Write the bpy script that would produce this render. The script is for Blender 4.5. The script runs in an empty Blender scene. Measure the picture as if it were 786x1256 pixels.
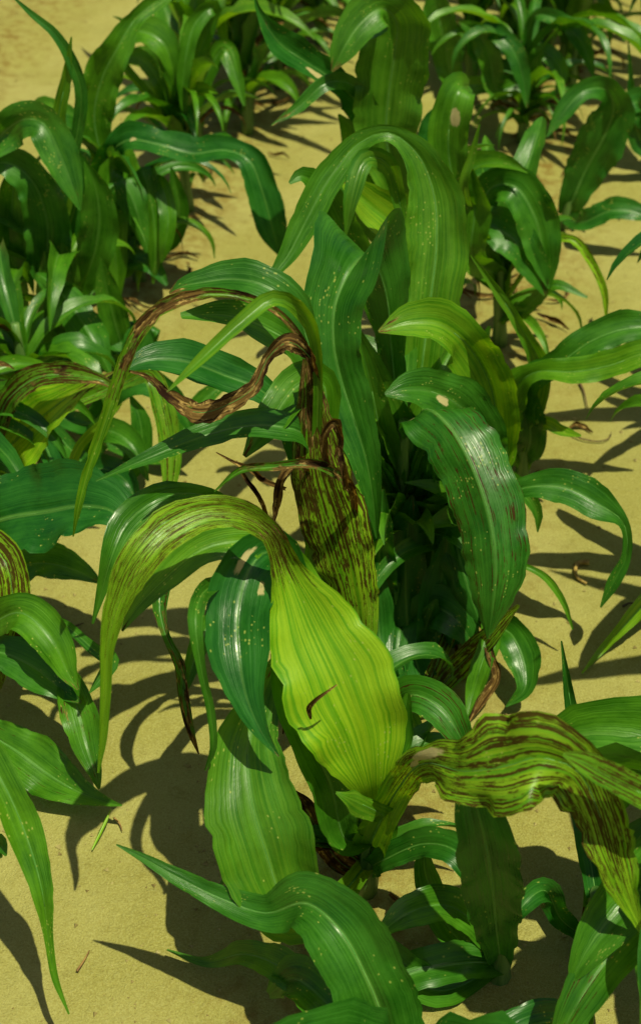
import bpy, math, random
from mathutils import Vector, Matrix, noise as mnoise

# ------------------------------------------------------------------ camera, sky, sun, exposure
scene = bpy.context.scene
CAMH, PITCH, FPX = 1.4, math.radians(40), 1744.0          # photo is 786 x 1256 px, 50 mm on 36 mm tall film
cam_d = bpy.data.cameras.new('camera'); cam = bpy.data.objects.new('camera', cam_d)
scene.collection.objects.link(cam); scene.camera = cam
cam.location = (0, 0, CAMH); cam.rotation_euler = (math.radians(90) - PITCH, 0, 0)
cam_d.sensor_fit = 'VERTICAL'; cam_d.sensor_height = 36.0; cam_d.sensor_width = 36.0
cam_d.lens = 36.0 * FPX / 1256.0
cam_d.clip_start = 0.02; cam_d.clip_end = 2000
cam_d.dof.use_dof = True; cam_d.dof.focus_distance = 1.55; cam_d.dof.aperture_fstop = 6.3

SUN = Vector((0.22, -0.25, 1.0)).normalized()             # direction towards the sun
elev = math.asin(SUN.z); azim = math.atan2(SUN.x, SUN.y)
world = bpy.data.worlds.new('World'); scene.world = world; world.use_nodes = True
wn = world.node_tree
sky = wn.nodes.new('ShaderNodeTexSky'); sky.sky_type = 'NISHITA'; sky.sun_disc = False
sky.sun_elevation = elev; sky.sun_rotation = azim; sky.dust_density = 3.0
wn.nodes['Background'].inputs['Strength'].default_value = 0.05
wn.links.new(sky.outputs[0], wn.nodes['Background'].inputs['Color'])
sd = bpy.data.lights.new('sun', 'SUN'); sun = bpy.data.objects.new('sun', sd); scene.collection.objects.link(sun)
sd.energy = 5.0; sd.angle = math.radians(0.5); sd.color = (1.0, 0.99, 0.66)
sun.rotation_euler = SUN.to_track_quat('Z', 'Y').to_euler(); sun.location = (1, -1, 5)
scene.view_settings.view_transform = 'Standard'; scene.view_settings.look = 'None'
scene.view_settings.exposure = 0.10; scene.view_settings.gamma = 1.0
scene.view_settings.use_curve_mapping = False

# ------------------------------------------------------------------ pixel <-> place
CP = Vector((0, 0, CAMH))
FWD = Vector((0, math.cos(PITCH), -math.sin(PITCH))); UP = Vector((0, math.sin(PITCH), math.cos(PITCH)))
RIGHT = Vector((1, 0, 0))
def ray(x, y): return FWD + RIGHT * ((x - 393) / FPX) + UP * ((628 - y) / FPX)
def at_Y(x, y, Y):                                        # point seen at a pixel, in the upright plane at distance Y
    d = ray(x, y); return CP + d * (Y / d.y)
def on_ground(x, y, z=0.0):
    d = ray(x, y); return CP + d * ((z - CAMH) / d.z)
def depth(p): return (p - CP).dot(FWD)

C = scene.collection
def link(o, parent=None):
    C.objects.link(o)
    if parent is not None: o.parent = parent
    return o
def tag(o, label=None, cat=None, group=None, kind=None):
    if label: o['label'] = label
    if cat: o['category'] = cat
    if group: o['group'] = group
    if kind: o['kind'] = kind
    return o

# ------------------------------------------------------------------ materials
def new_mat(name):
    m = bpy.data.materials.new(name); m.use_nodes = True
    nt = m.node_tree; nt.nodes.clear(); return m, nt
class NB:
    """small node-building helper"""
    def __init__(s, nt): s.nt = nt
    def n(s, t, **kw):
        x = s.nt.nodes.new(t)
        for k, v in kw.items(): setattr(x, k, v)
        return x
    def put(s, sock, v):
        if hasattr(v, 'is_output') or isinstance(v, bpy.types.NodeSocket): s.nt.links.new(v, sock)
        else: sock.default_value = v
    def math(s, op, a, b=0.0, c=None, clamp=False):
        x = s.n('ShaderNodeMath', operation=op, use_clamp=clamp)
        s.put(x.inputs[0], a); s.put(x.inputs[1], b)
        if c is not None: s.put(x.inputs[2], c)
        return x.outputs[0]
    def mix(s, f, a, b, blend='MIX'):
        x = s.n('ShaderNodeMix', data_type='RGBA', blend_type=blend)
        s.put(x.inputs['Factor'], f); s.put(x.inputs['A'], a); s.put(x.inputs['B'], b)
        return x.outputs['Result']
    def noise(s, vec, scale=1.0, detail=2.0, rough=0.5, dist=0.0, dim='3D'):
        x = s.n('ShaderNodeTexNoise', noise_dimensions=dim)
        s.put(x.inputs['Vector'], vec)
        x.inputs['Scale'].default_value = scale; x.inputs['Detail'].default_value = detail
        x.inputs['Roughness'].default_value = rough; x.inputs['Distortion'].default_value = dist
        return x.outputs['Fac']
    def step(s, v, lo, hi):                                # smoothstep
        x = s.n('ShaderNodeMapRange', interpolation_type='SMOOTHSTEP')
        s.put(x.inputs['Value'], v); s.put(x.inputs['From Min'], lo); s.put(x.inputs['From Max'], hi)
        return x.outputs['Result']
    def scale(s, vec, sc):
        x = s.n('ShaderNodeVectorMath', operation='MULTIPLY'); s.put(x.inputs[0], vec); x.inputs[1].default_value = sc
        return x.outputs[0]
def rgb(r, g, b): return (r, g, b, 1.0)

def leaf_material():
    m, nt = new_mat('leaf_blade'); b = NB(nt)
    uv = b.n('ShaderNodeUVMap', uv_map='UVMap').outputs[0]         # metres across, metres along
    mask = b.n('ShaderNodeAttribute', attribute_name='mask')       # streaks, dead tissue, yellowing
    par = b.n('ShaderNodeAttribute', attribute_name='par')         # |u|, t, random
    sm = b.n('ShaderNodeSeparateColor'); b.put(sm.inputs[0], mask.outputs['Color'])
    sp = b.n('ShaderNodeSeparateColor'); b.put(sp.inputs[0], par.outputs['Color'])
    streak, dry, yel = sm.outputs[0], sm.outputs[1], sm.outputs[2]
    au, tt, rnd = sp.outputs[0], sp.outputs[1], sp.outputs[2]
    tan = mask.outputs['Alpha']
    veins = b.noise(b.scale(uv, (620, 5, 1)), 1, 1, 0.6)
    broad = b.noise(b.scale(uv, (300, 4, 1)), 1, 2, 0.6)
    blot = b.noise(b.scale(uv, (34, 20, 1)), 1, 4, 0.6)
    stripe = b.math('ADD', b.math('MULTIPLY', veins, 0.55), b.math('MULTIPLY', broad, 0.45))
    st = b.step(stripe, 0.40, 0.60)
    g_dark = b.mix(rnd, rgb(0.007, 0.074, 0.006), rgb(0.030, 0.125, 0.003))
    g_lite = b.mix(rnd, rgb(0.026, 0.165, 0.015), rgb(0.105, 0.300, 0.006))
    col = b.mix(b.math('ADD', b.math('MULTIPLY', st, 0.34), b.math('MULTIPLY', b.step(blot, 0.32, 0.68), 0.56), clamp=True), g_dark, g_lite)
    ycol = b.mix(b.step(broad, 0.34, 0.62), rgb(0.115, 0.33, 0.004), rgb(0.30, 0.50, 0.012))
    col = b.mix(b.math('MULTIPLY', yel, b.math('ADD', 0.6, b.math('MULTIPLY', blot, 0.55)), clamp=True), col, ycol)
    # pale midrib
    rib = b.math('SUBTRACT', 1.0, b.step(au, 0.025, 0.075))
    rib = b.math('MULTIPLY', rib, b.math('SUBTRACT', 0.75, b.math('MULTIPLY', tt, 0.6), clamp=True))
    rib = b.math('MULTIPLY', rib, b.math('SUBTRACT', 1.0, yel, clamp=True))
    col = b.mix(rib, col, rgb(0.15, 0.33, 0.06))
    # small yellow flecks, here and there
    vo = b.n('ShaderNodeTexVoronoi'); b.put(vo.inputs['Vector'], b.scale(uv, (300, 230, 1))); vo.inputs['Scale'].default_value = 1
    fl = b.math('SUBTRACT', 1.0, b.step(vo.outputs['Distance'], 0.05, b.math('ADD', 0.2, b.math('MULTIPLY', blot, 0.5))))
    vc = b.n('ShaderNodeSeparateColor'); b.put(vc.inputs[0], vo.outputs['Color'])
    pick = b.math('GREATER_THAN', b.math('ADD', vc.outputs[0], b.math('MULTIPLY', b.step(b.noise(b.scale(uv, (26, 15, 1)), 1, 2), 0.42, 0.78), 0.75)), 1.18)
    col = b.mix(b.math('MULTIPLY', b.math('MULTIPLY', fl, pick), 0.8), col, rgb(0.40, 0.46, 0.10))
    # long purple-brown streaks between the veins
    sn = b.noise(b.scale(uv, (400, 7, 1)), 1, 2, 0.6)
    sn2 = b.noise(b.scale(uv, (190, 60, 3)), 1, 3, 0.7)
    sv = b.math('ADD', b.math('MULTIPLY', sn, 0.62), b.math('MULTIPLY', sn2, 0.38))
    thr = b.math('SUBTRACT', 0.69, b.math('MULTIPLY', streak, 0.255))
    sf = b.step(sv, b.math('SUBTRACT', thr, 0.025), b.math('ADD', thr, 0.035))
    sf = b.math('MULTIPLY', sf, b.step(streak, 0.02, 0.2))
    scol = b.mix(blot, rgb(0.034, 0.011, 0.005), rgb(0.070, 0.030, 0.010))
    col = b.mix(b.math('MULTIPLY', sf, 0.93), col, scol)
    # dead tissue
    dn = b.noise(b.scale(uv, (60, 22, 1)), 1, 4, 0.65)
    dthr = b.math('SUBTRACT', 0.80, b.math('MULTIPLY', dry, 0.62))
    df = b.math('MULTIPLY', b.step(dn, b.math('SUBTRACT', dthr, 0.05), b.math('ADD', dthr, 0.05)), b.step(dry, 0.02, 0.2))
    dcol = b.mix(b.step(sn, 0.35, 0.65), rgb(0.030, 0.014, 0.005), rgb(0.16, 0.095, 0.026))
    dcol = b.mix(b.step(sn2, 0.52, 0.66), dcol, rgb(0.40, 0.27, 0.09))
    dcol = b.mix(b.step(blot, 0.50, 0.36), dcol, rgb(0.020, 0.008, 0.004))
    col = b.mix(df, col, dcol)
    tf = b.math('MULTIPLY', b.step(b.math('ADD', b.math('MULTIPLY', tan, 0.9), b.math('MULTIPLY', b.math('SUBTRACT', dn, 0.5), 0.9)), 0.45, 0.58), b.step(tan, 0.05, 0.3))
    col = b.mix(tf, col, rgb(0.42, 0.36, 0.17))
    deadf = b.math('MAXIMUM', df, tf)
    bs = b.n('ShaderNodeBsdfPrincipled'); b.put(bs.inputs['Base Color'], col)
    b.put(bs.inputs['Roughness'], b.math('ADD', b.math('ADD', 0.14, b.math('ADD', b.math('MULTIPLY', blot, 0.32), b.math('MULTIPLY', st, 0.18))), b.math('MULTIPLY', deadf, 0.5)))
    b.put(bs.inputs['Specular IOR Level'], b.math('SUBTRACT', 0.5, b.math('MULTIPLY', b.math('MAXIMUM', deadf, sf), 0.4)))
    tr = b.n('ShaderNodeBsdfTranslucent')
    tcol = b.mix(1.0, col, rgb(2.3, 1.7, 0.45), 'MULTIPLY'); b.put(tr.inputs['Color'], tcol)
    bump = b.n('ShaderNodeBump'); bump.inputs['Strength'].default_value = 0.5; bump.inputs['Distance'].default_value = 0.0016
    b.put(bump.inputs['Height'], b.math('ADD', b.math('MULTIPLY', stripe, 0.8), b.math('MULTIPLY', blot, 1.7)))
    nt.links.new(bump.outputs[0], bs.inputs['Normal']); nt.links.new(bump.outputs[0], tr.inputs['Normal'])
    mx = b.n('ShaderNodeMixShader'); b.put(mx.inputs[0], b.math('SUBTRACT', 0.36, b.math('MULTIPLY', deadf, 0.2)))
    nt.links.new(bs.outputs[0], mx.inputs[1]); nt.links.new(tr.outputs[0], mx.inputs[2])
    out = b.n('ShaderNodeOutputMaterial'); nt.links.new(mx.outputs[0], out.inputs[0])
    return m

def simple_mat(name, c1, c2, scale, rough=0.6, stretch=(1, 1, 1), bump=0.2):
    m, nt = new_mat(name); b = NB(nt)
    tc = b.n('ShaderNodeTexCoord').outputs['Object']
    f = b.noise(b.scale(tc, stretch), scale, 3, 0.6)
    bs = b.n('ShaderNodeBsdfPrincipled'); b.put(bs.inputs['Base Color'], b.mix(b.step(f, 0.3, 0.7), c1, c2))
    bs.inputs['Roughness'].default_value = rough
    bp = b.n('ShaderNodeBump'); bp.inputs['Strength'].default_value = bump; bp.inputs['Distance'].default_value = 0.002
    b.put(bp.inputs['Height'], f); nt.links.new(bp.outputs[0], bs.inputs['Normal'])
    out = b.n('ShaderNodeOutputMaterial'); nt.links.new(bs.outputs[0], out.inputs[0])
    return m

def soil_material():
    m, nt = new_mat('sandy_soil'); b = NB(nt)
    tc = b.n('ShaderNodeTexCoord').outputs['Object']
    big = b.noise(tc, 3.5, 3, 0.55)
    mid = b.noise(tc, 38, 4, 0.6)
    fine = b.noise(tc, 420, 3, 0.7)
    grain = b.noise(tc, 1100, 2, 0.6)
    col = b.mix(b.step(big, 0.35, 0.68), rgb(0.30, 0.270, 0.064), rgb(0.37, 0.335, 0.105))
    col = b.mix(b.math('MULTIPLY', b.step(mid, 0.52, 0.75), 0.45), col, rgb(0.225, 0.19, 0.035))
    col = b.mix(b.math('MULTIPLY', b.step(fine, 0.45, 0.65), 0.4), col, rgb(0.48, 0.45, 0.17))
    col = b.mix(b.math('MULTIPLY', b.step(fine, 0.44, 0.30), 0.4), col, rgb(0.16, 0.12, 0.025))
    col = b.mix(b.math('MULTIPLY', b.step(grain, 0.60, 0.72), 0.4), col, rgb(0.16, 0.10, 0.03))
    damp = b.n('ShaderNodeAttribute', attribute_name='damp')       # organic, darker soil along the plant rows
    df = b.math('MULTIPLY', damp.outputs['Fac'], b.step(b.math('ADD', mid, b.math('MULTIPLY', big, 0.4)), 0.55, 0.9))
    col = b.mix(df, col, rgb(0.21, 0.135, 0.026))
    bs = b.n('ShaderNodeBsdfPrincipled'); b.put(bs.inputs['Base Color'], col)
    bs.inputs['Roughness'].default_value = 0.92; bs.inputs['Specular IOR Level'].default_value = 0.2
    h = b.math('ADD', b.math('ADD', b.math('MULTIPLY', mid, 1.2), b.math('MULTIPLY', fine, 0.5)), b.math('MULTIPLY', grain, 0.25))
    bp = b.n('ShaderNodeBump'); bp.inputs['Strength'].default_value = 0.8; bp.inputs['Distance'].default_value = 0.008
    b.put(bp.inputs['Height'], h); nt.links.new(bp.outputs[0], bs.inputs['Normal'])
    out = b.n('ShaderNodeOutputMaterial'); nt.links.new(bs.outputs[0], out.inputs[0])
    return m

M_LEAF = leaf_material()
M_RIB = simple_mat('leaf_midrib', rgb(0.045, 0.19, 0.022), rgb(0.12, 0.28, 0.06), 60, 0.5)
M_STEM = simple_mat('stalk', rgb(0.045, 0.13, 0.018), rgb(0.13, 0.22, 0.05), 30, 0.5, (3, 3, 0.4))
M_SOIL = soil_material()
M_CLOD = simple_mat('soil_crumbs', rgb(0.17, 0.12, 0.03), rgb(0.44, 0.37, 0.14), 40, 0.95)
M_DRY = simple_mat('dead_plant_matter', rgb(0.10, 0.042, 0.014), rgb(0.34, 0.20, 0.055), 70, 0.8)
M_STRAW = simple_mat('dry_straw', rgb(0.20, 0.11, 0.02), rgb(0.46, 0.32, 0.08), 90, 0.7)
M_TWIG = simple_mat('dark_twig', rgb(0.05, 0.028, 0.012), rgb(0.12, 0.07, 0.025), 70, 0.8)

# ------------------------------------------------------------------ the ground
ROW_X, ROW_S, ROW_W = 0.311, 0.235, 0.72                  # rows: x = ROW_X + ROW_S * (Y - 2.115) + ROW_W * k
def row_x(Y, k): return ROW_X + ROW_S * (Y - 2.115) + ROW_W * k
def ground_z(x, y):
    v = Vector((x, y, 0.0))
    d = (x - row_x(y, 0)) / ROW_W; d = abs(d - round(d))                  # 0 on a row, 0.5 between
    z = 0.010 * math.exp(-(d / 0.16) ** 2) - 0.006
    z += 0.0095 * mnoise.noise(v * 4.0) + 0.0035 * mnoise.noise(v * 13) + 0.0022 * mnoise.noise(v * 45)
    return z
def build_ground():
    def axis(lo, hi, step, far):
        n = int(round((hi - lo) / step)); a = [lo + step * i for i in range(n + 1)]
        g = step; out = []; p = hi
        while p < far: g *= 1.5; p += g; out.append(p)
        g = step; pre = []; p = lo
        while p > -far: g *= 1.5; p -= g; pre.append(p)
        return pre[::-1] + a + out
    xs = axis(-1.1, 1.6, 0.014, 300); ys = axis(0.5, 5.0, 0.016, 300)
    nx = len(xs); vs = []; damp = []
    for y in ys:
        for x in xs:
            near = -8 < x < 8 and -5 < y < 12
            vs.append((x, y, ground_z(x, y) if near else 0.0))
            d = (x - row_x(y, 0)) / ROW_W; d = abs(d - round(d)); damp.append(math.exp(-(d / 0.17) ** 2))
    fs = [(j * nx + i, j * nx + i + 1, (j + 1) * nx + i + 1, (j + 1) * nx + i) for j in range(len(ys) - 1) for i in range(nx - 1)]
    me = bpy.data.meshes.new('sandy_ground'); me.from_pydata(vs, [], fs)
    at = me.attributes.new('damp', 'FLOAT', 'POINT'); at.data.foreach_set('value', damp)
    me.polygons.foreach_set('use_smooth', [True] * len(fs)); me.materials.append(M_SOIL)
    o = link(bpy.data.objects.new('ground', me)); tag(o, 'sunlit yellow sandy field soil between the crop rows', kind='structure')
build_ground()

# ------------------------------------------------------------------ leaves
def spline(pts, n):
    """centripetal-ish Catmull-Rom through tuples of equal length (first 3 = position)"""
    P = [list(p) for p in pts]
    P = [[2 * a - b for a, b in zip(P[0], P[1])]] + P + [[2 * a - b for a, b in zip(P[-1], P[-2])]]
    segs = len(P) - 3
    L = [max(1e-5, math.dist(P[i + 1][:3], P[i + 2][:3])) for i in range(segs)]
    tot = sum(L); out = []
    for i in range(segs):
        k = max(3, int(round(n * L[i] / tot)))
        p0, p1, p2, p3 = P[i:i + 4]
        def d(a, c): return max(1e-4, math.dist(a[:3], c[:3])) ** 0.5
        t0 = 0.0; t1 = t0 + d(p0, p1); t2 = t1 + d(p1, p2); t3 = t2 + d(p2, p3)
        for j in range(k):
            t = t1 + (t2 - t1) * j / k
            def lerp(a, c, ta, tb): return [(x * (tb - t) + y * (t - ta)) / (tb - ta) for x, y in zip(a, c)]
            a1 = lerp(p0, p1, t0, t1); a2 = lerp(p1, p2, t1, t2); a3 = lerp(p2, p3, t2, t3)
            b1 = lerp(a1, a2, t0, t2); b2 = lerp(a2, a3, t1, t3)
            out.append(lerp(b1, b2, t1, t2))
    out.append(P[-2]); return out

def interp(prof, t):
    """prof: number or list of (t, value)"""
    if not isinstance(prof, (list, tuple)): return prof
    if t <= prof[0][0]: return prof[0][1]
    for (a, va), (c, vc) in zip(prof, prof[1:]):
        if t <= c: return va + (vc - va) * (t - a) / max(1e-6, c - a)
    return prof[-1][1]

def leaf_mesh(P, H, S, N, rnd, nu=12, cup=0.3, ruf=0.12, streak=0, dry=0, yel=0, tan=(), groove=0.06, torn=0.14, fold=0.2, buckle=0.24, lift=0.0, tone=None):
    n = len(P); hmax = max(H); ruf = ruf * 1.9
    dist = [0.0]
    for i in range(1, n): dist.append(dist[-1] + (P[i] - P[i - 1]).length)
    L = dist[-1]
    ph = [rnd.uniform(0, 6.3) for _ in range(6)]; wl = rnd.uniform(0.055, 0.085); off = (rnd.uniform(0, 9), rnd.uniform(0, 9)); r0 = rnd.random()
    if tone is not None: r0 = tone
    vs, uvs, masks, pars = [], [], [], []
    for i in range(n):
        t = dist[i] / L; h = H[i]; s = dist[i]; c = interp(cup, t)
        env = min(1.0, t * 5) * min(1.0, (1 - t) * 4)
        for j in range(nu + 1):
            u = -1 + 2 * j / nu
            if abs(c) > 1e-3: x = math.sin(u * c) / c; z = (1 - math.cos(u * c)) / c
            else: x, z = u, 0.0
            sd = 0 if u < 0 else 1
            w = math.sin(6.283 * s / wl + ph[sd]) * 0.7 + math.sin(6.283 * s / (wl * 0.47) + ph[2 + sd]) * 0.3
            z += ruf * env * abs(u) ** 2.4 * w
            z += interp(fold, t) * abs(u) + buckle * env * abs(u) * mnoise.noise(Vector((u * 1.3 + off[0], s * 13, off[1])))
            z -= groove * math.exp(-(u / 0.13) ** 2)
            x *= 1 + 0.035 * math.sin(s * 90 + ph[4 + sd]) * env
            if torn and abs(u) > 0.6: x *= 1 - torn * max(0, mnoise.noise(Vector((s * 90, u * 2, off[0]))))
            vs.append(P[i] + S[i] * (x * h) + N[i] * (z * h) + Z * (interp(lift, t) * abs(u) ** 1.4 * h))
            uvs.append((u * hmax + off[0], s + off[1]))
            tn = 0.0
            for (tt, uu, rt, ru) in tan: tn = max(tn, 1 - math.hypot((t - tt) / rt, (u - uu) / ru))
            masks.append((interp(streak, t), interp(dry, t), interp(yel, t), max(0.0, tn)))
            pars.append((abs(u), t, r0, 1.0))
    fs = []; w = nu + 1
    for i in range(n - 1):
        for j in range(nu): fs.append((i * w + j, i * w + j + 1, (i + 1) * w + j + 1, (i + 1) * w + j))
    me = bpy.data.meshes.new('leaf'); me.from_pydata(vs, [], fs)
    uvl = me.uv_layers.new(name='UVMap'); flat = []
    for f in fs:
        for v in f: flat.extend(uvs[v])
    uvl.data.foreach_set('uv', flat)
    for nm, dat in (('mask', masks), ('par', pars)):
        a = me.attributes.new(nm, 'FLOAT_COLOR', 'POINT'); a.data.foreach_set('color', [c for q in dat for c in q])
    me.polygons.foreach_set('use_smooth', [True] * len(fs)); me.materials.append(M_LEAF)
    return me

def tube_mesh(name, pts, rad, seg, mat, cap=True):
    vs, fs = [], []
    n = len(pts); ref = Vector((0.3, 1, 0.1))
    for i in range(n):
        T = (pts[min(i + 1, n - 1)] - pts[max(i - 1, 0)]).normalized()
        a = T.cross(ref).normalized(); c = T.cross(a)
        for k in range(seg):
            q = 6.28318 * k / seg; vs.append(pts[i] + (a * math.cos(q) + c * math.sin(q)) * rad[i])
    for i in range(n - 1):
        for k in range(seg):
            k2 = (k + 1) % seg; fs.append((i * seg + k, i * seg + k2, (i + 1) * seg + k2, (i + 1) * seg + k))
    if cap: fs.append(tuple(range(seg))[::-1]); fs.append(tuple((n - 1) * seg + k for k in range(seg)))
    me = bpy.data.meshes.new(name); me.from_pydata(vs, [], fs)
    me.polygons.foreach_set('use_smooth', [True] * len(fs)); me.materials.append(mat); return me

Z = Vector((0, 0, 1))
def frames(P, nat, rolls):
    """side and normal along a blade: between broadside to the viewer's side of the row and lying level"""
    S, N = [], []; prev = None; n = len(P)
    for i in range(n):
        T = (P[min(i + 1, n - 1)] - P[max(i - 1, 0)]).normalized()
        V = (P[i] - CP).normalized(); s = T.cross(V)
        if s.length < 0.15 and prev is not None: s = prev - T * prev.dot(T)
        s.normalize()
        hz = T.cross(Z); k = interp(nat, i / (n - 1)) * min(1.0, hz.length)
        if hz.length > 1e-3:
            hz.normalize()
            if hz.dot(s) < 0: hz = -hz
            s = (s * (1 - k) + hz * k); s = (s - T * s.dot(T)).normalized()
        if prev is not None:
            if s.dot(prev) < 0 and s.dot(prev) < -0.3: s = -s
            s = (s * 0.6 + (prev - T * prev.dot(T)) * 0.4).normalized()
        prev = s.copy()
        if rolls[i]: s = Matrix.Rotation(math.radians(rolls[i]), 3, T) @ s
        nn = T.cross(s).normalized()
        S.append(s); N.append(nn)
    return S, N

class Plant:
    def __init__(s, base, label, height=0.3, lean=(0, 0), r=0.011, group=None, name='sorghum_plant', stem=True, seed=0):
        s.rnd = random.Random(seed + 1); s.base = base.copy(); s.base.z = ground_z(base.x, base.y)
        s.o = bpy.data.objects.new(name, None); s.o.empty_display_size = 0.05; link(s.o); s.o.location = s.base
        tag(s.o, label, 'plant', group); s.h = height; s.lean = Vector((lean[0], lean[1], 0))
        if stem:
            pts, rad = [], []
            for i in range(9):
                t = i / 8; pts.append(s.at(height * t - 0.01) - s.base)
                rad.append(r * (1.15 - 0.55 * t) * (1.14 if i in (1, 3, 5) else 1.0))
            link(bpy.data.objects.new('stem', tube_mesh('stem', pts, rad, 10, M_STEM)), s.o)
    def at(s, h):
        t = h / max(0.05, s.h); return s.base + Z * h + s.lean * (t * t * 0.5 + t * 0.5)
    def add(s, me, name='leaf', parent=None, label=None):
        o = bpy.data.objects.new(name, me); link(o, parent or s.o)
        if label: o['label'] = label
        return o
    def leaf(s, pts, nat=0.4, rib=True, name='leaf', label=None, n=44, nu=12, lock=None, **kw):
        """pts: ('s', height, width_px) on the stem, or (x, y, metres behind the plant's base, width_px[, roll])"""
        Q = []
        for p in pts:
            if p[0] == 's': v = s.at(p[1]); w = p[2]; roll = 0
            else:
                v = at_Y(p[0], p[1], s.base.y + p[2]); w = p[3]; roll = p[4] if len(p) > 4 else 0
                gz = ground_z(v.x, v.y) + 0.012
                if v.z < gz: v = on_ground(p[0], p[1], gz)
            Q.append((v.x, v.y, v.z, w, roll))
        R = spline(Q, n); P = [Vector(q[:3]) for q in R]
        S, N = frames(P, nat, [q[4] for q in R]); H = []
        kw.setdefault('dry', [(0, 0), (0.86, 0), (1, s.rnd.choice((0, 0, 0.25, 0.5)))])
        if lock:                                           # blade that doubles over without turning its sides
            lk = Vector(lock); S, N = [], []
            for i in range(len(P)):
                t_ = (P[min(i + 1, len(P) - 1)] - P[max(i - 1, 0)]).normalized(); q = (lk - t_ * lk.dot(t_)).normalized(); S.append(q); N.append(t_.cross(q).normalized())
        for i, q in enumerate(R):
            T = (P[min(i + 1, len(P) - 1)] - P[max(i - 1, 0)]).normalized(); V = (P[i] - CP).normalized()
            fs = max(0.45, abs(S[i].dot(T.cross(V).normalized())))
            if lock: fs = 1.0
            H.append(max(0.0009, 0.5 * q[3] * depth(P[i]) / FPX / fs))
        P = [p - s.base for p in P]
        o = s.add(leaf_mesh(P, H, S, N, s.rnd, nu=nu, **kw), name, None, label)
        if rib and max(H) > 0.012:
            k = int(len(P) * 0.8); gr = kw.get('groove', 0.06)
            pp = [P[i] - N[i] * (gr * H[i] * 0.9) for i in range(0, k, 2)]
            rr = [max(0.0004, 0.0014 * (1 - i / len(pp)) * min(1, max(H) / 0.04)) for i in range(len(pp))]
            s.add(tube_mesh('midrib', pp, rr, 6, M_RIB), 'midrib', o)
        return o
    def wild(s, az, h0, length, width, rise=1.0, droop=1.0, n=18, nu=6, **kw):
        """an unseen-detail leaf: leaves the stem at h0 towards az, arches over and hangs"""
        r = s.rnd; d = Vector((math.cos(az), math.sin(az), 0)); side = Vector((-d.y, d.x, 0)); P = []; ang = math.radians(62 + 16 * rise)
        p = s.at(h0).copy(); st = length / n; bend = math.radians(150 * droop) / n; sway = r.uniform(-0.8, 0.8)
        for i in range(n + 1):
            P.append(p.copy()); t = i / n
            dd = d * math.cos(sway * t) + side * math.sin(sway * t)
            p = p + (dd * math.cos(ang) + Z * math.sin(ang)) * st
            ang = max(math.radians(-86), ang - bend * (0.45 + 1.3 * t))
            gz = ground_z(p.x, p.y) + 0.008
            if p.z < gz: p.z = gz; ang = max(ang, 0)
        S, N = [], []; tw = r.uniform(-1.2, 1.2)
        for i in range(n + 1):
            T = (P[min(i + 1, n)] - P[max(i - 1, 0)]).normalized(); q = T.cross(Z)
            q = q.normalized() if q.length > 0.05 else side
            q = Matrix.Rotation(tw * i / n, 3, T) @ q; q = (q - T * q.dot(T)).normalized()
            S.append(q); N.append(q.cross(T).normalized())
        H = [max(0.001, 0.5 * width * min(1, 0.45 + 1.6 * (i / n)) * (1 - (i / n) ** 2.4) ** 0.8) for i in range(n + 1)]
        for q in (0,):
            if N[n // 3].z < 0: N = [-v for v in N]
        kw.setdefault('cup', 0.45); kw.setdefault('ruf', 0.12); kw.setdefault('fold', 0.35)
        return s.add(leaf_mesh([v - s.base for v in P], H, S, N, r, nu=nu, **kw))
    def fill(s, n, az, spread, h=(0.05, 0.2), length=(0.22, 0.32), width=(0.045, 0.07), rise=1.3, droop=0.55):
        r = s.rnd
        for i in range(n): s.wild(az + r.uniform(-spread, spread), r.uniform(*h), r.uniform(*length), r.uniform(*width), rise, r.uniform(0.7, 1.3) * droop, yel=r.uniform(0, 0.2), cup=0.6)
    def under(s, n, az0=None, spread=3.2, hmax=0.2, length=(0.16, 0.3), width=(0.02, 0.045), dead=0.2):
        """short lower leaves and old withered ones round the foot of the plant"""
        r = s.rnd
        for i in range(n):
            az = (az0 if az0 is not None else 0) + r.uniform(-spread, spread)
            dd = r.random() < dead
            s.wild(az, r.uniform(0.02, hmax), r.uniform(*length) * (0.75 if dd else 1), r.uniform(*width) * (0.6 if dd else 1), r.uniform(-0.6, 1.2), r.uniform(0.7, 1.3),
                   dry=[(0, 0.6), (0.5, 1.0)] if dd else [(0, 0), (0.8, 0), (1, 0.3)], streak=0.3 if dd else 0.0, yel=r.uniform(0, 0.25))

# ------------------------------------------------------------------ plants of the middle row (front to back)
G_MID = 'plants of the middle crop row'
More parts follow.
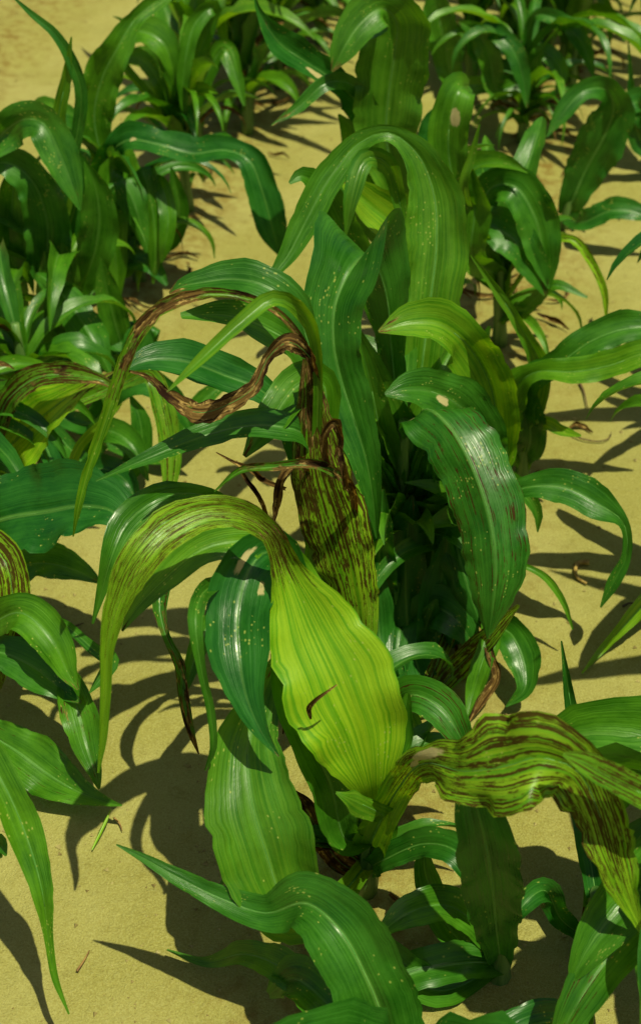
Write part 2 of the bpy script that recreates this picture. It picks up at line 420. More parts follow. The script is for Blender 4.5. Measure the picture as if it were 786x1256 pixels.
# the plant whose bright arching leaf stands in front
A = Plant(on_ground(448, 1095), 'sorghum plant with a bright yellow-green leaf folded over towards brown-streaked tip', 0.30, (0.01, 0.0), 0.012, G_MID, seed=1)
A.leaf([('s', 0.15, 30), (454, 965, -0.035, 48), (440, 905, -0.03, 118), (412, 835, -0.01, 146), (380, 765, 0.02, 112), (352, 700, 0.04, 52), (330, 652, 0.04, 34),
        (295, 632, 0.035, 40), (250, 630, 0.025, 46), (205, 652, 0.005, 54), (170, 690, -0.02, 52), (146, 738, -0.03, 36), (133, 790, -0.04, 20), (130, 850, -0.05, 15), (127, 905, -0.06, 11), (121, 948, -0.07, 3)],
       nat=[(0, 0), (0.5, 0.05), (0.7, 0.5)], cup=[(0, 0.9), (0.12, 0.35), (0.4, 0.25), (0.47, 1.1), (0.6, 0.5), (1, 0.9)], n=80, nu=16, ruf=0.05, rib=False, fold=0.05, groove=0.02,
       yel=[(0, 0.5), (0.12, 1.0), (0.42, 1.0), (0.5, 0.5), (0.62, 0.9), (0.8, 0.55), (1, 0.3)], streak=[(0, 0), (0.38, 0.05), (0.46, 0.9), (0.6, 0.66), (0.72, 0.7), (0.84, 0.35), (1, 0.3)], dry=[(0, 0), (0.42, 0.05), (0.5, 0.42), (0.6, 0.1), (1, 0.1)])
A.leaf([('s', 0.2, 20), (405, 800, 0.07, 40), (358, 700, 0.09, 50), (305, 664, 0.08, 50), (248, 674, 0.065, 42), (198, 714, 0.045, 32), (167, 747, 0.03, 18), (150, 774, 0.02, 3)], nat=0.3, yel=0.15, streak=0.1)
A.leaf([('s', 0.2, 20), (370, 730, 0.09, 36), (332, 676, 0.085, 60), (306, 698, 0.055, 74), (292, 750, 0.02, 84), (293, 803, -0.02, 78), (303, 857, -0.05, 44), (322, 900, -0.07, 18), (342, 928, -0.08, 3)],
       nat=0.1, cup=0.5, tone=0.0, tan=[(0.62, -0.35, 0.07, 0.4), (0.66, 0.55, 0.05, 0.3)], ruf=0.06)
A.leaf([('s', 0.18, 16), (340, 760, 0.10, 24), (290, 716, 0.08, 20), (255, 722, 0.03, 24), (240, 760, -0.04, 22), (246, 815, -0.06, 13), (258, 870, -0.07, 12), (262, 915, -0.08, 10), (252, 945, -0.08, 2)], nat=0.3, cup=0.8)
A.leaf([('s', 0.05, 24), (402, 1112, -0.09, 40), (352, 1112, -0.14, 86), (326, 1045, -0.12, 124), (309, 985, -0.09, 120), (303, 925, -0.05, 88), (318, 865, 0.0, 50), (345, 800, 0.05, 12)],
       nat=0.0, cup=[(0, 0.9), (0.4, 0.45), (1, 0.5)], yel=[(0, 0.35), (0.4, 0.22), (1, 0.1)], n=60, nu=16, ruf=0.07, tone=0.4)
A.leaf([('s', 0.07, 40), (456, 1030, -0.02, 52), (488, 968, -0.07, 44), (523, 936, -0.13, 50), (568, 946, -0.17, 84, 5), (615, 940, -0.19, 118, -18), (660, 930, -0.20, 120, 14), (704, 944, -0.205, 82, 34),
        (733, 995, -0.21, 66, 10), (750, 1050, -0.22, 62, -25), (768, 1100, -0.23, 32), (790, 1150, -0.24, 3)],
       nat=[(0, 0), (0.3, 0.1), (1, 0.2)], cup=[(0, 1.1), (0.25, 0.9), (0.45, 0.15), (0.6, 0.3), (1, 0.6)], n=80, nu=18, ruf=0.16, buckle=0.8, torn=0.25, label='blade banded with dark purple-brown streaks',
       yel=[(0, 0.1), (0.28, 0.6), (0.5, 0.8), (1, 0.8)], streak=[(0, 0), (0.24, 0.3), (0.32, 0.68), (0.8, 0.78), (0.9, 0.65), (1, 0.3)], fold=0.05, tan=[(0.47, 0.45, 0.085, 0.55), (0.42, 0.2, 0.04, 0.3)], dry=[(0, 0), (0.3, 0.15), (1, 0.15)])
A.leaf([('s', 0.10, 24), (425, 1030, -0.02, 40), (405, 960, -0.02, 60), (375, 900, -0.01, 55), (350, 850, 0.0, 40), (335, 800, 0.02, 8)], nat=0.0, cup=0.9)
A.leaf([('s', 0.10, 24), (462, 1020, 0.0, 50), (470, 960, 0.02, 40), (490, 900, 0.04, 40), (500, 850, 0.05, 8)], nat=0.0, cup=0.9)
A.leaf([('s', 0.12, 20), (480, 880, 0.1, 30), (505, 852, 0.09, 48), (540, 868, 0.07, 50), (562, 900, 0.05, 34), (575, 930, 0.04, 3)], nat=0.3, cup=0.4, streak=0.45)
A.leaf([('s', 0.04, 24), (470, 1055, -0.03, 30), (520, 1035, -0.05, 36), (560, 1045, -0.08, 40), (585, 1085, -0.1, 30), (590, 1120, -0.1, 3)], nat=0.4)
A.leaf([('s', 0.03, 20), (420, 1060, 0.0, 26), (385, 1010, 0.0, 30), (372, 985, 0.0, 20), (362, 970, 0, 3)], nat=0.3, dry=0.75, streak=0.8)
A.leaf([(381, 882, -0.045, 3), (379, 868, -0.05, 9), (388, 858, -0.055, 7), (402, 848, -0.055, 4), (413, 840, -0.05, 2)], nat=0.1, cup=1.2, dry=1.0, streak=1.0, rib=False, ruf=0.3, name='withered_shred', n=16, nu=6)
A.leaf([('s', 0.14, 20), (470, 1000, -0.06, 20), (440, 985, -0.09, 30), (425, 978, -0.1, 14), (412, 972, -0.1, 3)], nat=0.5, yel=0.3)
A.fill(4, 1.2, 1.0, (0.03, 0.1), (0.16, 0.26), (0.035, 0.055), 1.0, 0.8)
A.under(6, hmax=0.08, length=(0.14, 0.26), dead=0.3)

# sick whorl behind it
B = Plant(on_ground(445, 905), 'diseased sorghum plant with a rolled dark-streaked whorl and withered brown leaves', 0.12, (-0.02, 0.0), 0.012, G_MID, seed=2)
B.leaf([('s', 0.12, 30), (440, 785, 0, 50), (432, 720, -0.005, 76), (412, 645, -0.01, 96), (392, 575, -0.01, 80), (384, 510, 0, 50), (378, 440, 0.01, 16)],
       nat=0, cup=-0.9, streak=[(0, 0.3), (0.2, 0.5), (0.45, 0.8), (1, 0.95)], yel=[(0, 0.3), (0.3, 0.95), (0.7, 0.9), (1, 0.4)], dry=[(0, 0), (0.45, 0.1), (0.65, 0.3), (1, 0.55)], n=60, nu=18, groove=0.02, rib=False, label='rolled whorl leaf with dense dark streaks')
B.leaf([(392, 520, 0.03, 8), (388, 470, 0.0, 14), (375, 428, -0.02, 12), (345, 388, -0.02, 11), (300, 366, -0.02, 13), (250, 362, -0.02, 17), (203, 378, -0.03, 22), (168, 413, -0.04, 22), (146, 468, -0.05, 20), (126, 528, -0.06, 17), (108, 580, -0.07, 15), (97, 622, -0.08, 10), (90, 658, -0.08, 2)],
       nat=0.4, cup=0.9, n=70, dry=[(0, 0.9), (0.3, 0.55), (0.6, 0.45), (0.75, 0.15), (1, 0)], streak=[(0, 1), (0.6, 0.7), (0.8, 0.3), (1, 0)], yel=0.3, ruf=0.06, torn=0.5, label='long withered arching leaf, brown with green tip')
B.leaf([(388, 480, 0.03, 8), (378, 436, -0.02, 14), (352, 420, -0.04, 26, 10), (328, 440, -0.04, 13, -20), (312, 474, -0.05, 20, 10), (280, 496, -0.05, 26), (243, 506, -0.05, 30, 10), (208, 488, -0.05, 18, 25), (182, 463, -0.05, 8), (158, 455, -0.05, 3)],
       nat=0.2, cup=0.5, n=60, dry=0.8, streak=0.8, yel=0.4, ruf=0.05, buckle=0.8, torn=0.9, label='shrivelled dead brown leaf')
B.leaf([(436, 640, 0.02, 10), (425, 590, -0.04, 14), (385, 571, -0.06, 16), (335, 573, -0.06, 14), (295, 578, -0.06, 11), (263, 603, -0.07, 2)], nat=0.3, cup=1.2, dry=[(0, 0.7), (0.5, 0.6), (1, 0.3)], streak=0.6, ruf=0.25)
B.leaf([(380, 585, 0.0, 8), (365, 565, -0.04, 12), (347, 585, -0.05, 16), (340, 615, -0.05, 14), (336, 640, -0.05, 3)], nat=0.1, cup=1.3, dry=1.0, ruf=0.4, rib=False, torn=0.4)
for k, pts in enumerate(([(402, 575, -0.05, 8), (398, 535, -0.06, 14), (408, 520, -0.06, 14), (418, 540, -0.05, 10), (415, 570, -0.05, 3)],
                         [(425, 600, -0.05, 8), (420, 570, -0.06, 12), (415, 550, -0.06, 8), (410, 562, -0.06, 2)],
                         [(350, 600, -0.03, 6), (325, 590, -0.04, 10), (305, 575, -0.05, 9), (285, 566, -0.05, 6), (265, 555, -0.05, 2)],
                         [(330, 640, -0.03, 6), (318, 610, -0.04, 9), (300, 585, -0.04, 8), (290, 565, -0.04, 2)])):
    B.leaf(pts, nat=0.2, cup=1.4, dry=1.0, ruf=0.5, rib=False, torn=0.4, name='withered_shred')
B.leaf([('s', 0.24, 20), (378, 420, 0.04, 26), (352, 368, 0.05, 44), (320, 348, 0.06, 46), (285, 342, 0.07, 40), (250, 346, 0.07, 30), (222, 352, 0.07, 16), (208, 360, 0.07, 3)], nat=0.5, cup=0.35)
B.leaf([('s', 0.22, 20), (372, 440, 0.09, 30), (330, 404, 0.09, 46), (275, 386, 0.08, 32), (222, 388, 0.06, 8)], nat=0.5)
B.leaf([('s', 0.26, 14), (388, 430, -0.01, 14), (372, 385, -0.03, 20), (335, 366, -0.05, 22), (300, 392, -0.07, 20), (252, 436, -0.10, 16), (205, 481, -0.12, 2)], nat=0.3, cup=0.6, yel=0.25)
B.leaf([('s', 0.2, 20), (335, 492, 0.04, 30), (275, 460, 0.04, 46), (222, 442, 0.03, 46), (180, 442, 0.02, 30), (152, 455, 0.01, 4)], nat=0.5)
B.leaf([('s', 0.18, 20), (382, 540, 0.0, 26), (335, 522, -0.01, 38), (280, 526, -0.02, 34), (228, 543, -0.04, 28), (172, 566, -0.06, 15), (118, 590, -0.07, 2)], nat=0.4, cup=0.4)
B.leaf([('s', 0.12, 20), (300, 640, 0.0, 20), (245, 606, -0.02, 22), (195, 612, -0.05, 36), (157, 640, -0.07, 42), (138, 680, -0.1, 28), (126, 722, -0.11, 14), (114, 765, -0.12, 3)], nat=0.3, cup=0.4)
B.leaf([('s', 0.12, 20), (270, 660, 0.0, 18), (215, 690, -0.05, 22), (196, 735, -0.09, 24), (204, 780, -0.12, 12), (220, 815, -0.14, 16), (226, 858, -0.16, 16), (233, 893, -0.18, 12), (244, 925, -0.19, 2)], nat=0.1, cup=1.0, dry=[(0, 0), (0.4, 0.05), (0.6, 0.25), (1, 0.6)], streak=[(0, 0), (0.5, 0.4), (1, 0.7)], ruf=0.3)
B.leaf([('s', 0.08, 20), (300, 740, -0.02, 24), (262, 760, -0.08, 24), (245, 790, -0.11, 28), (232, 830, -0.14, 16), (222, 860, -0.15, 3)], nat=0.2, cup=0.7)
B.leaf([('s', 0.25, 24), (400, 520, 0.02, 30), (395, 470, 0.03, 40), (370, 470, 0.03, 50), (330, 520, 0.0, 40), (300, 560, -0.02, 6)], nat=0.4)
B.under(7, hmax=0.12, dead=0.3)

# tall green plant with the horned leaf
P3 = Plant(on_ground(485, 750), 'sorghum plant with a deep green leaf folded into two horn-like corners', 0.34, (0.0, 0.0), 0.013, G_MID, seed=3)
P3.leaf([('s', 0.25, 24), (480, 430, 0.045, 36), (474, 365, 0.04, 60), (461, 324, 0.025, 82), (447, 314, -0.005, 94), (429, 331, -0.04, 92), (411, 374, -0.07, 76), (409, 420, -0.09, 68), (418, 465, -0.105, 66), (434, 515, -0.125, 58), (449, 565, -0.145, 40), (458, 618, -0.16, 20), (462, 660, -0.165, 3)],
        lock=(1.0, 0.0, 0.10), tone=0.25, cup=[(0, 0.1), (0.5, 0.2), (0.7, 0.4), (1, 0.8)], fold=[(0, 0.3), (0.36, 0.6), (0.44, 1.0), (0.50, 1.15), (0.55, 0.7), (0.63, 0.2), (1, 0.3)], n=90, nu=20, ruf=0.05)
P3.leaf([('s', 0.12, 20), (482, 680, 0.0, 34), (474, 590, 0.0, 48), (462, 510, 0.0, 42), (447, 440, 0.0, 22), (437, 405, 0.0, 3)], nat=0.0, cup=0.5, yel=0.15)
P3.leaf([('s', 0.2, 24), (505, 690, 0.01, 46), (512, 620, 0.0, 44), (520, 560, 0.0, 30), (522, 530, 0, 4)], nat=0, cup=0.8)
P3.leaf([('s', 0.1, 24), (470, 740, -0.04, 40), (465, 690, -0.06, 46), (468, 640, -0.07, 30), (470, 600, -0.07, 4)], nat=0, cup=0.7)
P3.leaf([('s', 0.1, 24), (500, 800, -0.04, 40), (492, 770, -0.08, 50), (485, 830, -0.1, 30), (488, 870, -0.1, 4)], nat=0, cup=0.6)
for pts in ([(500, 790, -0.08, 50), (497, 720, -0.06, 56), (500, 650, -0.04, 44), (505, 608, -0.03, 4)], [(530, 800, -0.08, 40), (536, 740, -0.07, 52), (545, 690, -0.05, 40), (550, 648, -0.05, 4)], [(470, 830, -0.1, 40), (465, 780, -0.1, 48), (462, 730, -0.08, 36), (462, 690, -0.07, 4)],
            [(520, 840, -0.1, 44), (515, 800, -0.1, 50), (525, 760, -0.09, 30), (535, 735, -0.09, 4)]):
    P3.leaf([('s', 0.03, 18)] + pts, nat=0.0, cup=0.7, n=26, nu=8, tone=0.1, rib=False)
P3.fill(6, 1.5, 1.8, (0.05, 0.22))
P3.fill(4, -1.0, 1.2, (0.03, 0.12), (0.18, 0.26))
P3.under(6, az0=-1.2, spread=2.2, hmax=0.2, length=(0.15, 0.28), dead=0.2)

# plant with the streaked leaf hanging down on the right
G = Plant(on_ground(585, 748), 'sorghum plant with a broad purple-flecked leaf hanging down and a dark hooked leaf', 0.26, (-0.05, 0.0), 0.012, G_MID, seed=4)
G.leaf([('s', 0.2, 24), (530, 590, 0.0, 36), (520, 540, 0.0, 46), (515, 510, -0.02, 60), (530, 505, -0.055, 80), (556, 530, -0.09, 90), (580, 575, -0.13, 92), (600, 635, -0.17, 92), (607, 695, -0.205, 86), (604, 742, -0.225, 56), (598, 784, -0.235, 3)],
       lock=(-0.95, 0.0, -0.3), cup=[(0, 0.9), (0.35, 0.3), (0.7, 0.5), (1, 0.8)], n=80, nu=18, ruf=0.06, streak=[(0, 0), (0.35, 0.2), (0.5, 0.45), (0.8, 0.5), (1, 0.3)], tan=[(0.36, 0.5, 0.04, 0.3), (0.42, -0.6, 0.05, 0.35)], tone=0.25, label='broad hanging leaf with fine purple streaks and pale scars')
G.leaf([('s', 0.18, 24), (600, 580, 0.03, 40), (575, 510, 0.02, 70), (535, 482, 0.0, 56), (498, 478, -0.02, 40), (472, 484, -0.03, 5)], nat=0.3, tan=[(0.55, 0.3, 0.07, 0.5), (0.72, 0.2, 0.08, 0.5)])
G.leaf([('s', 0.13, 20), (615, 612, -0.01, 24), (645, 598, -0.02, 28), (692, 598, -0.03, 46), (733, 618, -0.05, 42), (763, 640, -0.06, 15), (768, 680, -0.07, 13), (753, 712, -0.08, 17), (736, 745, -0.09, 2)], nat=[(0, 0.4), (0.6, 0.2), (0.7, 0)], cup=0.4, ruf=0.1, label='dark leaf bent down like a hook over the sand')
G.leaf([('s', 0.12, 20), (548, 610, -0.0, 34), (556, 655, -0.04, 56), (572, 715, -0.08, 48), (590, 770, -0.11, 4)], nat=0.1, cup=0.6)
G.leaf([('s', 0.06, 20), (515, 870, -0.13, 18), (555, 825, -0.14, 30), (600, 780, -0.15, 26), (636, 742, -0.15, 4)], nat=0.2, cup=0.4, yel=0.7, streak=0.85)
G.leaf([('s', 0.08, 20), (610, 765, -0.1, 30), (628, 780, -0.13, 44), (642, 812, -0.16, 44), (643, 845, -0.19, 22), (620, 867, -0.2, 2)], nat=0.1, cup=0.5)
G.leaf([('s', 0.08, 20), (602, 780, -0.14, 26), (590, 815, -0.17, 28), (580, 850, -0.19, 20), (572, 880, -0.2, 3)], nat=0.1, cup=0.5)
G.leaf([('s', 0.06, 16), (600, 800, -0.16, 12), (608, 830, -0.18, 14), (590, 860, -0.2, 14), (575, 885, -0.2, 3)], nat=0.2, dry=0.8, streak=0.8, cup=1.0)
G.leaf([('s', 0.10, 10), (642, 694, -0.06, 8), (668, 708, -0.07, 9), (690, 738, -0.08, 8), (702, 772, -0.09, 2)], nat=0.2, rib=False)
G.leaf([('s', 0.1, 24), (545, 770, -0.05, 50), (535, 745, -0.08, 60), (560, 760, -0.1, 50), (585, 800, -0.12, 6)], nat=0.3)
G.leaf([('s', 0.1, 24), (540, 700, 0.0, 40), (540, 640, 0.0, 44), (530, 590, 0.0, 30), (525, 560, 0.0, 4)], nat=0.0)
G.fill(5, 2.6, 1.6, (0.04, 0.14), (0.18, 0.28))
G.under(4, az0=2.6, spread=1.2, hmax=0.12, dead=0.3)

# tall plant with the big sunlit arch
D = Plant(on_ground(530, 692), 'tall sorghum plant with a broad flecked leaf arching high over to a bluish tip', 0.34, (-0.02, 0), 0.013, G_MID, seed=5)
D.leaf([('s', 0.16, 30), (508, 540, 0.0, 50), (516, 460, 0.01, 62), (526, 380, 0.04, 76), (535, 300, 0.075, 80), (532, 240, 0.10, 70), (512, 190, 0.115, 42), (476, 163, 0.12, 22), (440, 176, 0.12, 28), (402, 222, 0.09, 40), (376, 270, 0.06, 38), (352, 315, 0.03, 24), (323, 352, 0.0, 2)],
       nat=[(0, 0), (0.6, 0.0), (0.8, 0.2), (1, 0.3)], cup=[(0, 0.8), (0.25, 0.35), (0.5, 0.5), (1, 0.6)], n=80, nu=18, ruf=0.05, yel=[(0, 0.25), (0.4, 0.2), (0.6, 0.1), (1, 0.0)], tone=0.55, label='broad flecked leaf arching high over')
D.leaf([('s', 0.2, 24), (600, 570, 0.0, 40), (606, 495, -0.02, 62), (582, 436, -0.04, 66), (540, 398, -0.06, 56), (502, 396, -0.07, 46), (464, 407, -0.08, 4)], nat=0.35, cup=0.5, yel=0.35, tone=0.9)
D.leaf([('s', 0.2, 24), (572, 510, 0.140, 60), (556, 455, 0.150, 72), (545, 410, 0.160, 40), (540, 385, 0.170, 5)], nat=0.0, yel=0.45, cup=0.3)
D.leaf([('s', 0.26, 14), (492, 260, 0.150, 16), (474, 200, 0.130, 24), (447, 196, 0.100, 26), (432, 238, 0.070, 22), (424, 288, 0.060, 3)], nat=0.3, yel=0.2)
D.leaf([('s', 0.24, 24), (520, 330, 0.200, 40), (490, 282, 0.190, 54), (450, 248, 0.180, 46), (413, 210, 0.170, 6)], nat=0.3, yel=0.6)
D.leaf([('s', 0.2, 24), (480, 420, 0.130, 30), (455, 350, 0.120, 40), (425, 290, 0.110, 46), (400, 240, 0.100, 40), (370, 215, 0.090, 20), (355, 225, 0.080, 4)], nat=0.3)
D.leaf([('s', 0.14, 24), (590, 640, 0.080, 40), (600, 590, 0.080, 50), (612, 540, 0.080, 40), (625, 500, 0.100, 5)], nat=0)
D.fill(3, 1.6, 0.6, (0.05, 0.14))
D.under(8, hmax=0.2, length=(0.15, 0.3), dead=0.15)

# plant beside the sandy gap on the right, with two level leaves reaching right
K = Plant(on_ground(640, 592), 'sorghum plant with two level leaves crossing each other over bare sand', 0.2, (-0.02, 0), 0.010, G_MID, seed=6)
K.leaf([('s', 0.05, 24), (632, 520, -0.01, 50), (645, 472, -0.02, 40), (685, 446, -0.03, 34), (728, 416, -0.03, 40), (772, 402, -0.03, 38), (825, 405, -0.03, 25), (870, 430, -0.03, 4)], nat=0.35, cup=0.4, ruf=0.14)
K.leaf([('s', 0.05, 30), (610, 520, -0.01, 60), (628, 478, -0.02, 50), (658, 456, -0.04, 24), (702, 456, -0.06, 34), (748, 448, -0.07, 34), (790, 434, -0.08, 34), (840, 440, -0.08, 4)], nat=0.35, cup=0.4, ruf=0.14, yel=0.15)
K.leaf([('s', 0.05, 24), (655, 500, 0.0, 28), (662, 452, 0.0, 30), (642, 408, -0.02, 17), (612, 362, -0.03, 13), (577, 313, -0.04, 2)], nat=0.2, yel=0.3, cup=0.6)
K.leaf([('s', 0.04, 16), (650, 540, -0.02, 40), (648, 500, -0.02, 36), (652, 470, -0.02, 4)], nat=0)
K.leaf([('s', 0.02, 12), (665, 520, -0.03, 18), (690, 530, -0.06, 14), (712, 535, -0.08, 3)], nat=0.5, yel=0.5)
K.leaf([('s', 0.04, 16), (600, 470, 0.1, 24), (590, 430, 0.1, 24), (600, 400, 0.1, 4)], nat=0)
K.under(4, az0=2.8, spread=1.3, hmax=0.1, dead=0.3)

I = Plant(on_ground(612, 425), 'sorghum plant with dark shaded leaves nodding over and a thin striped ring-like leaf', 0.26, (-0.03, 0), 0.011, G_MID, seed=7)
I.leaf([('s', 0.14, 24), (588, 300, 0.0, 34), (600, 232, 0.0, 40), (630, 228, -0.02, 50), (655, 265, -0.04, 56), (666, 310, -0.06, 44), (673, 354, -0.08, 4)], nat=0.2, cup=0.6)
I.leaf([('s', 0.12, 24), (578, 320, 0.0, 28), (592, 276, -0.02, 42), (625, 290, -0.05, 52), (655, 330, -0.07, 36), (668, 362, -0.08, 4)], nat=0.3, cup=0.5)
I.leaf([('s', 0.14, 24), (578, 310, -0.1, 36), (582, 255, -0.1, 44), (577, 215, -0.1, 16), (575, 200, -0.1, 3)], nat=0.1, cup=0.7)
I.leaf([('s', 0.14, 20), (562, 240, -0.1, 36), (550, 190, -0.1, 46), (552, 145, -0.1, 52), (562, 112, -0.09, 44), (575, 105, -0.04, 14)], nat=0.0, cup=0.4, tan=[(0.8, -0.2, 0.07, 0.5)])
I.leaf([('s', 0.14, 10), (568, 228, -0.12, 12), (578, 192, -0.12, 10), (588, 152, -0.12, 2)], nat=0, rib=False, yel=0.3)
I.leaf([('s', 0.08, 8), (672, 300, -0.04, 8), (700, 294, -0.05, 12), (724, 322, -0.07, 12), (740, 358, -0.09, 10), (743, 396, -0.1, 2)], nat=0.4, cup=0.9, yel=0.7, streak=0.55)
I.leaf([('s', 0.06, 16), (640, 380, -0.04, 20), (680, 350, -0.08, 14), (720, 365, -0.1, 3)], nat=0.4)
I.fill(4, 1.6, 1.0, (0.06, 0.16))
I.under(8, hmax=0.12, length=(0.14, 0.24), width=(0.016, 0.034), dead=0.35)

T = Plant(on_ground(525, 405), 'sorghum plant with a broad upright leaf, its pale tip flopped over sideways', 0.32, (-0.05, 0), 0.012, G_MID, seed=8)
T.leaf([('s', 0.2, 30), (490, 230, -0.04, 44), (474, 175, -0.05, 74), (476, 120, -0.05, 86), (483, 70, -0.05, 90), (486, 28, -0.05, 82), (468, 10, -0.06, 56), (442, 28, -0.08, 50), (422, 58, -0.1, 36), (407, 88, -0.11, 3)],
       nat=[(0, 0), (0.6, 0.0), (0.7, 0.3), (1, 0.1)], cup=[(0, 0.8), (0.3, 0.3), (0.55, 0.4), (1, 0.4)], n=70, nu=16, ruf=0.06, yel=[(0, 0.3), (0.4, 0.15), (1, 0.05)], tone=0.5, label='broad upright leaf with flopped tip')
T.leaf([('s', 0.2, 24), (468, 190, 0.0, 34), (448, 140, -0.02, 42), (414, 102, -0.04, 34), (376, 76, -0.05, 38), (342, 52, -0.06, 40), (318, 15, -0.06, 10), (312, -5, -0.06, 3)], nat=0.3, cup=0.8, tan=[(0.7, 0.4, 0.09, 0.5)])
T.leaf([('s', 0.2, 14), (440, 110, -0.06, 20), (400, 102, -0.1, 20), (368, 130, -0.12, 15), (333, 154, -0.14, 2)], nat=0.2)
T.leaf([('s', 0.14, 24), (470, 220, -0.03, 40), (440, 185, -0.04, 40), (425, 155, -0.04, 20), (415, 140, -0.04, 3)], nat=0.1)
T.leaf([('s', 0.14, 24), (460, 280, -0.06, 30), (430, 250, -0.1, 34), (395, 245, -0.12, 24), (365, 270, -0.14, 12), (352, 300, -0.15, 3)], nat=0.4)
T.leaf([('s', 0.16, 24), (520, 260, 0, 40), (525, 200, 0, 40), (540, 150, 0.02, 40), (560, 130, 0.03, 5)], nat=0)
T.fill(5, 1.0, 2.4, (0.06, 0.22))
T.under(7, hmax=0.12, length=(0.15, 0.25), width=(0.018, 0.036), dead=0.25)

E = Plant(on_ground(690, 280), 'sorghum plant with a dark broad upright leaf beside long shadows on sand', 0.16, (0.02, 0), 0.009, G_MID, seed=9)
E.leaf([('s', 0.03, 20), (702, 245, -0.01, 34), (718, 208, -0.01, 52), (740, 168, -0.02, 62), (752, 132, -0.02, 54), (742, 110, -0.03, 34), (715, 112, -0.05, 26), (692, 136, -0.07, 24), (670, 168, -0.09, 2)], nat=[(0, 0), (0.5, 0.1), (1, 0.3)], cup=0.5, ruf=0.08)
E.leaf([('s', 0.02, 12), (716, 272, -0.08, 24), (750, 258, -0.1, 28), (785, 262, -0.11, 20), (815, 280, -0.12, 3)], nat=0.4)
E2 = Plant(on_ground(815, 215), 'sorghum plant with a needle-thin upright leaf tip', 0.2, (-0.03, 0), 0.010, 'plants at the right of the sand gap', seed=10)
E2.leaf([('s', 0.05, 20), (785, 170, -0.02, 34), (775, 135, -0.02, 20), (773, 95, -0.02, 7), (770, 50, -0.02, 2)], nat=0, cup=0.7)
E2.leaf([('s', 0.08, 20), (800, 150, -0.02, 30), (780, 125, -0.04, 34), (765, 140, -0.06, 20), (755, 170, -0.07, 3)], nat=0.3)
for az in (0.2, 1.5, -0.6, 2.4, 3.0): E2.wild(az, 0.12, 0.42, 0.05)

F = Plant(on_ground(640, 175), 'bushy sorghum plant with many short tillers tangled round its foot', 0.24, (-0.02, 0), 0.010, G_MID, seed=11)
F.leaf([('s', 0.16, 14), (580, 62, 0, 16), (597, 38, -0.01, 22), (625, 56, -0.04, 24), (640, 92, -0.06, 20), (646, 132, -0.08, 3)], nat=0.3)
F.leaf([('s', 0.16, 14), (655, 20, -0.02, 14), (690, 28, -0.05, 22), (714, 55, -0.08, 22), (728, 95, -0.1, 3)], nat=0.3, cup=0.7)
F.leaf([('s', 0.1, 14), (650, 80, -0.02, 20), (668, 65, -0.04, 22), (688, 90, -0.06, 18), (680, 122, -0.08, 3)], nat=0.3)
F.leaf([('s', 0.14, 20), (560, 100, 0, 26), (545, 50, 0, 40), (535, 10, 0, 36), (530, -20, 0, 4)], nat=0)
F.leaf([('s', 0.14, 20), (610, 110, -0.02, 24), (600, 70, -0.02, 30), (585, 40, -0.02, 24), (560, 25, -0.03, 4)], nat=0)
for i in range(16): F.wild(F.rnd.uniform(0, 6.28), F.rnd.uniform(0.03, 0.2), F.rnd.uniform(0.2, 0.38), F.rnd.uniform(0.02, 0.045), F.rnd.uniform(0, 1.2), F.rnd.uniform(0.6, 1.2), yel=F.rnd.uniform(0, 0.2))
F.under(22, az0=-1.2, spread=2.4, hmax=0.08, length=(0.1, 0.22), width=(0.012, 0.026), dead=0.3)

FB = Plant(on_ground(575, 105), 'sorghum plant with upright leaves crowded behind the tangled tillers', 0.26, (-0.02, 0), 0.010, G_MID, seed=17)
for i in range(14): FB.wild(FB.rnd.uniform(0, 6.28), FB.rnd.uniform(0.08, 0.26), FB.rnd.uniform(0.26, 0.42), FB.rnd.uniform(0.03, 0.055), FB.rnd.uniform(0.6, 1.4), FB.rnd.uniform(0.4, 0.9), yel=FB.rnd.uniform(0, 0.2))
FB.under(8, hmax=0.1)
# front-right plants
PR = Plant(on_ground(715, 1172), 'sorghum plant with a bare upright stalk standing in deep shade', 0.14, (0.0, 0), 0.011, 'plants at the right of the front', seed=12)
PR.leaf([('s', 0.12, 26), (716, 1000, 0.06, 34), (712, 930, 0.1, 30), (700, 868, 0.12, 18), (688, 786, 0.13, 2)], nat=0.0, cup=0.7)
PR.leaf([('s', 0.1, 26), (740, 1010, 0.05, 34), (775, 955, 0.06, 40), (815, 945, 0.05, 40), (850, 990, 0.04, 5)], nat=0.3)
PR.leaf([('s', 0.08, 24), (745, 985, 0.08, 26), (762, 942, 0.09, 26), (735, 930, 0.08, 18), (715, 950, 0.07, 3)], nat=0.3, dry=0.55, streak=0.9)
for pts in ([(735, 1110, 0.02, 30), (760, 1062, 0.03, 40), (788, 1022, 0.04, 40), (815, 1000, 0.05, 4)], [(690, 1130, 0.0, 26), (664, 1092, -0.02, 34), (640, 1112, -0.04, 26), (624, 1142, -0.05, 3)], [(740, 1150, -0.03, 34), (775, 1142, -0.05, 40), (812, 1172, -0.07, 4)]):
    PR.leaf([('s', 0.04, 18)] + pts, nat=0.3, cup=0.6, n=26, nu=8, tone=0.1)
PR.under(3, az0=-0.5, spread=1.4, hmax=0.05, dead=0.3)
RS = Plant(on_ground(850, 1190), 'sorghum plant with streaked leaf and a broad brown-edged leaf slanting down', 0.26, (0, 0), 0.012, 'plants at the right of the front', seed=13)
RS.leaf([('s', 0.2, 24), (850, 1010, -0.10, 44), (790, 975, -0.125, 38), (745, 952, -0.13, 36), (712, 934, -0.13, 28), (690, 925, -0.13, 6)], nat=0.3, streak=0.7, yel=0.2)
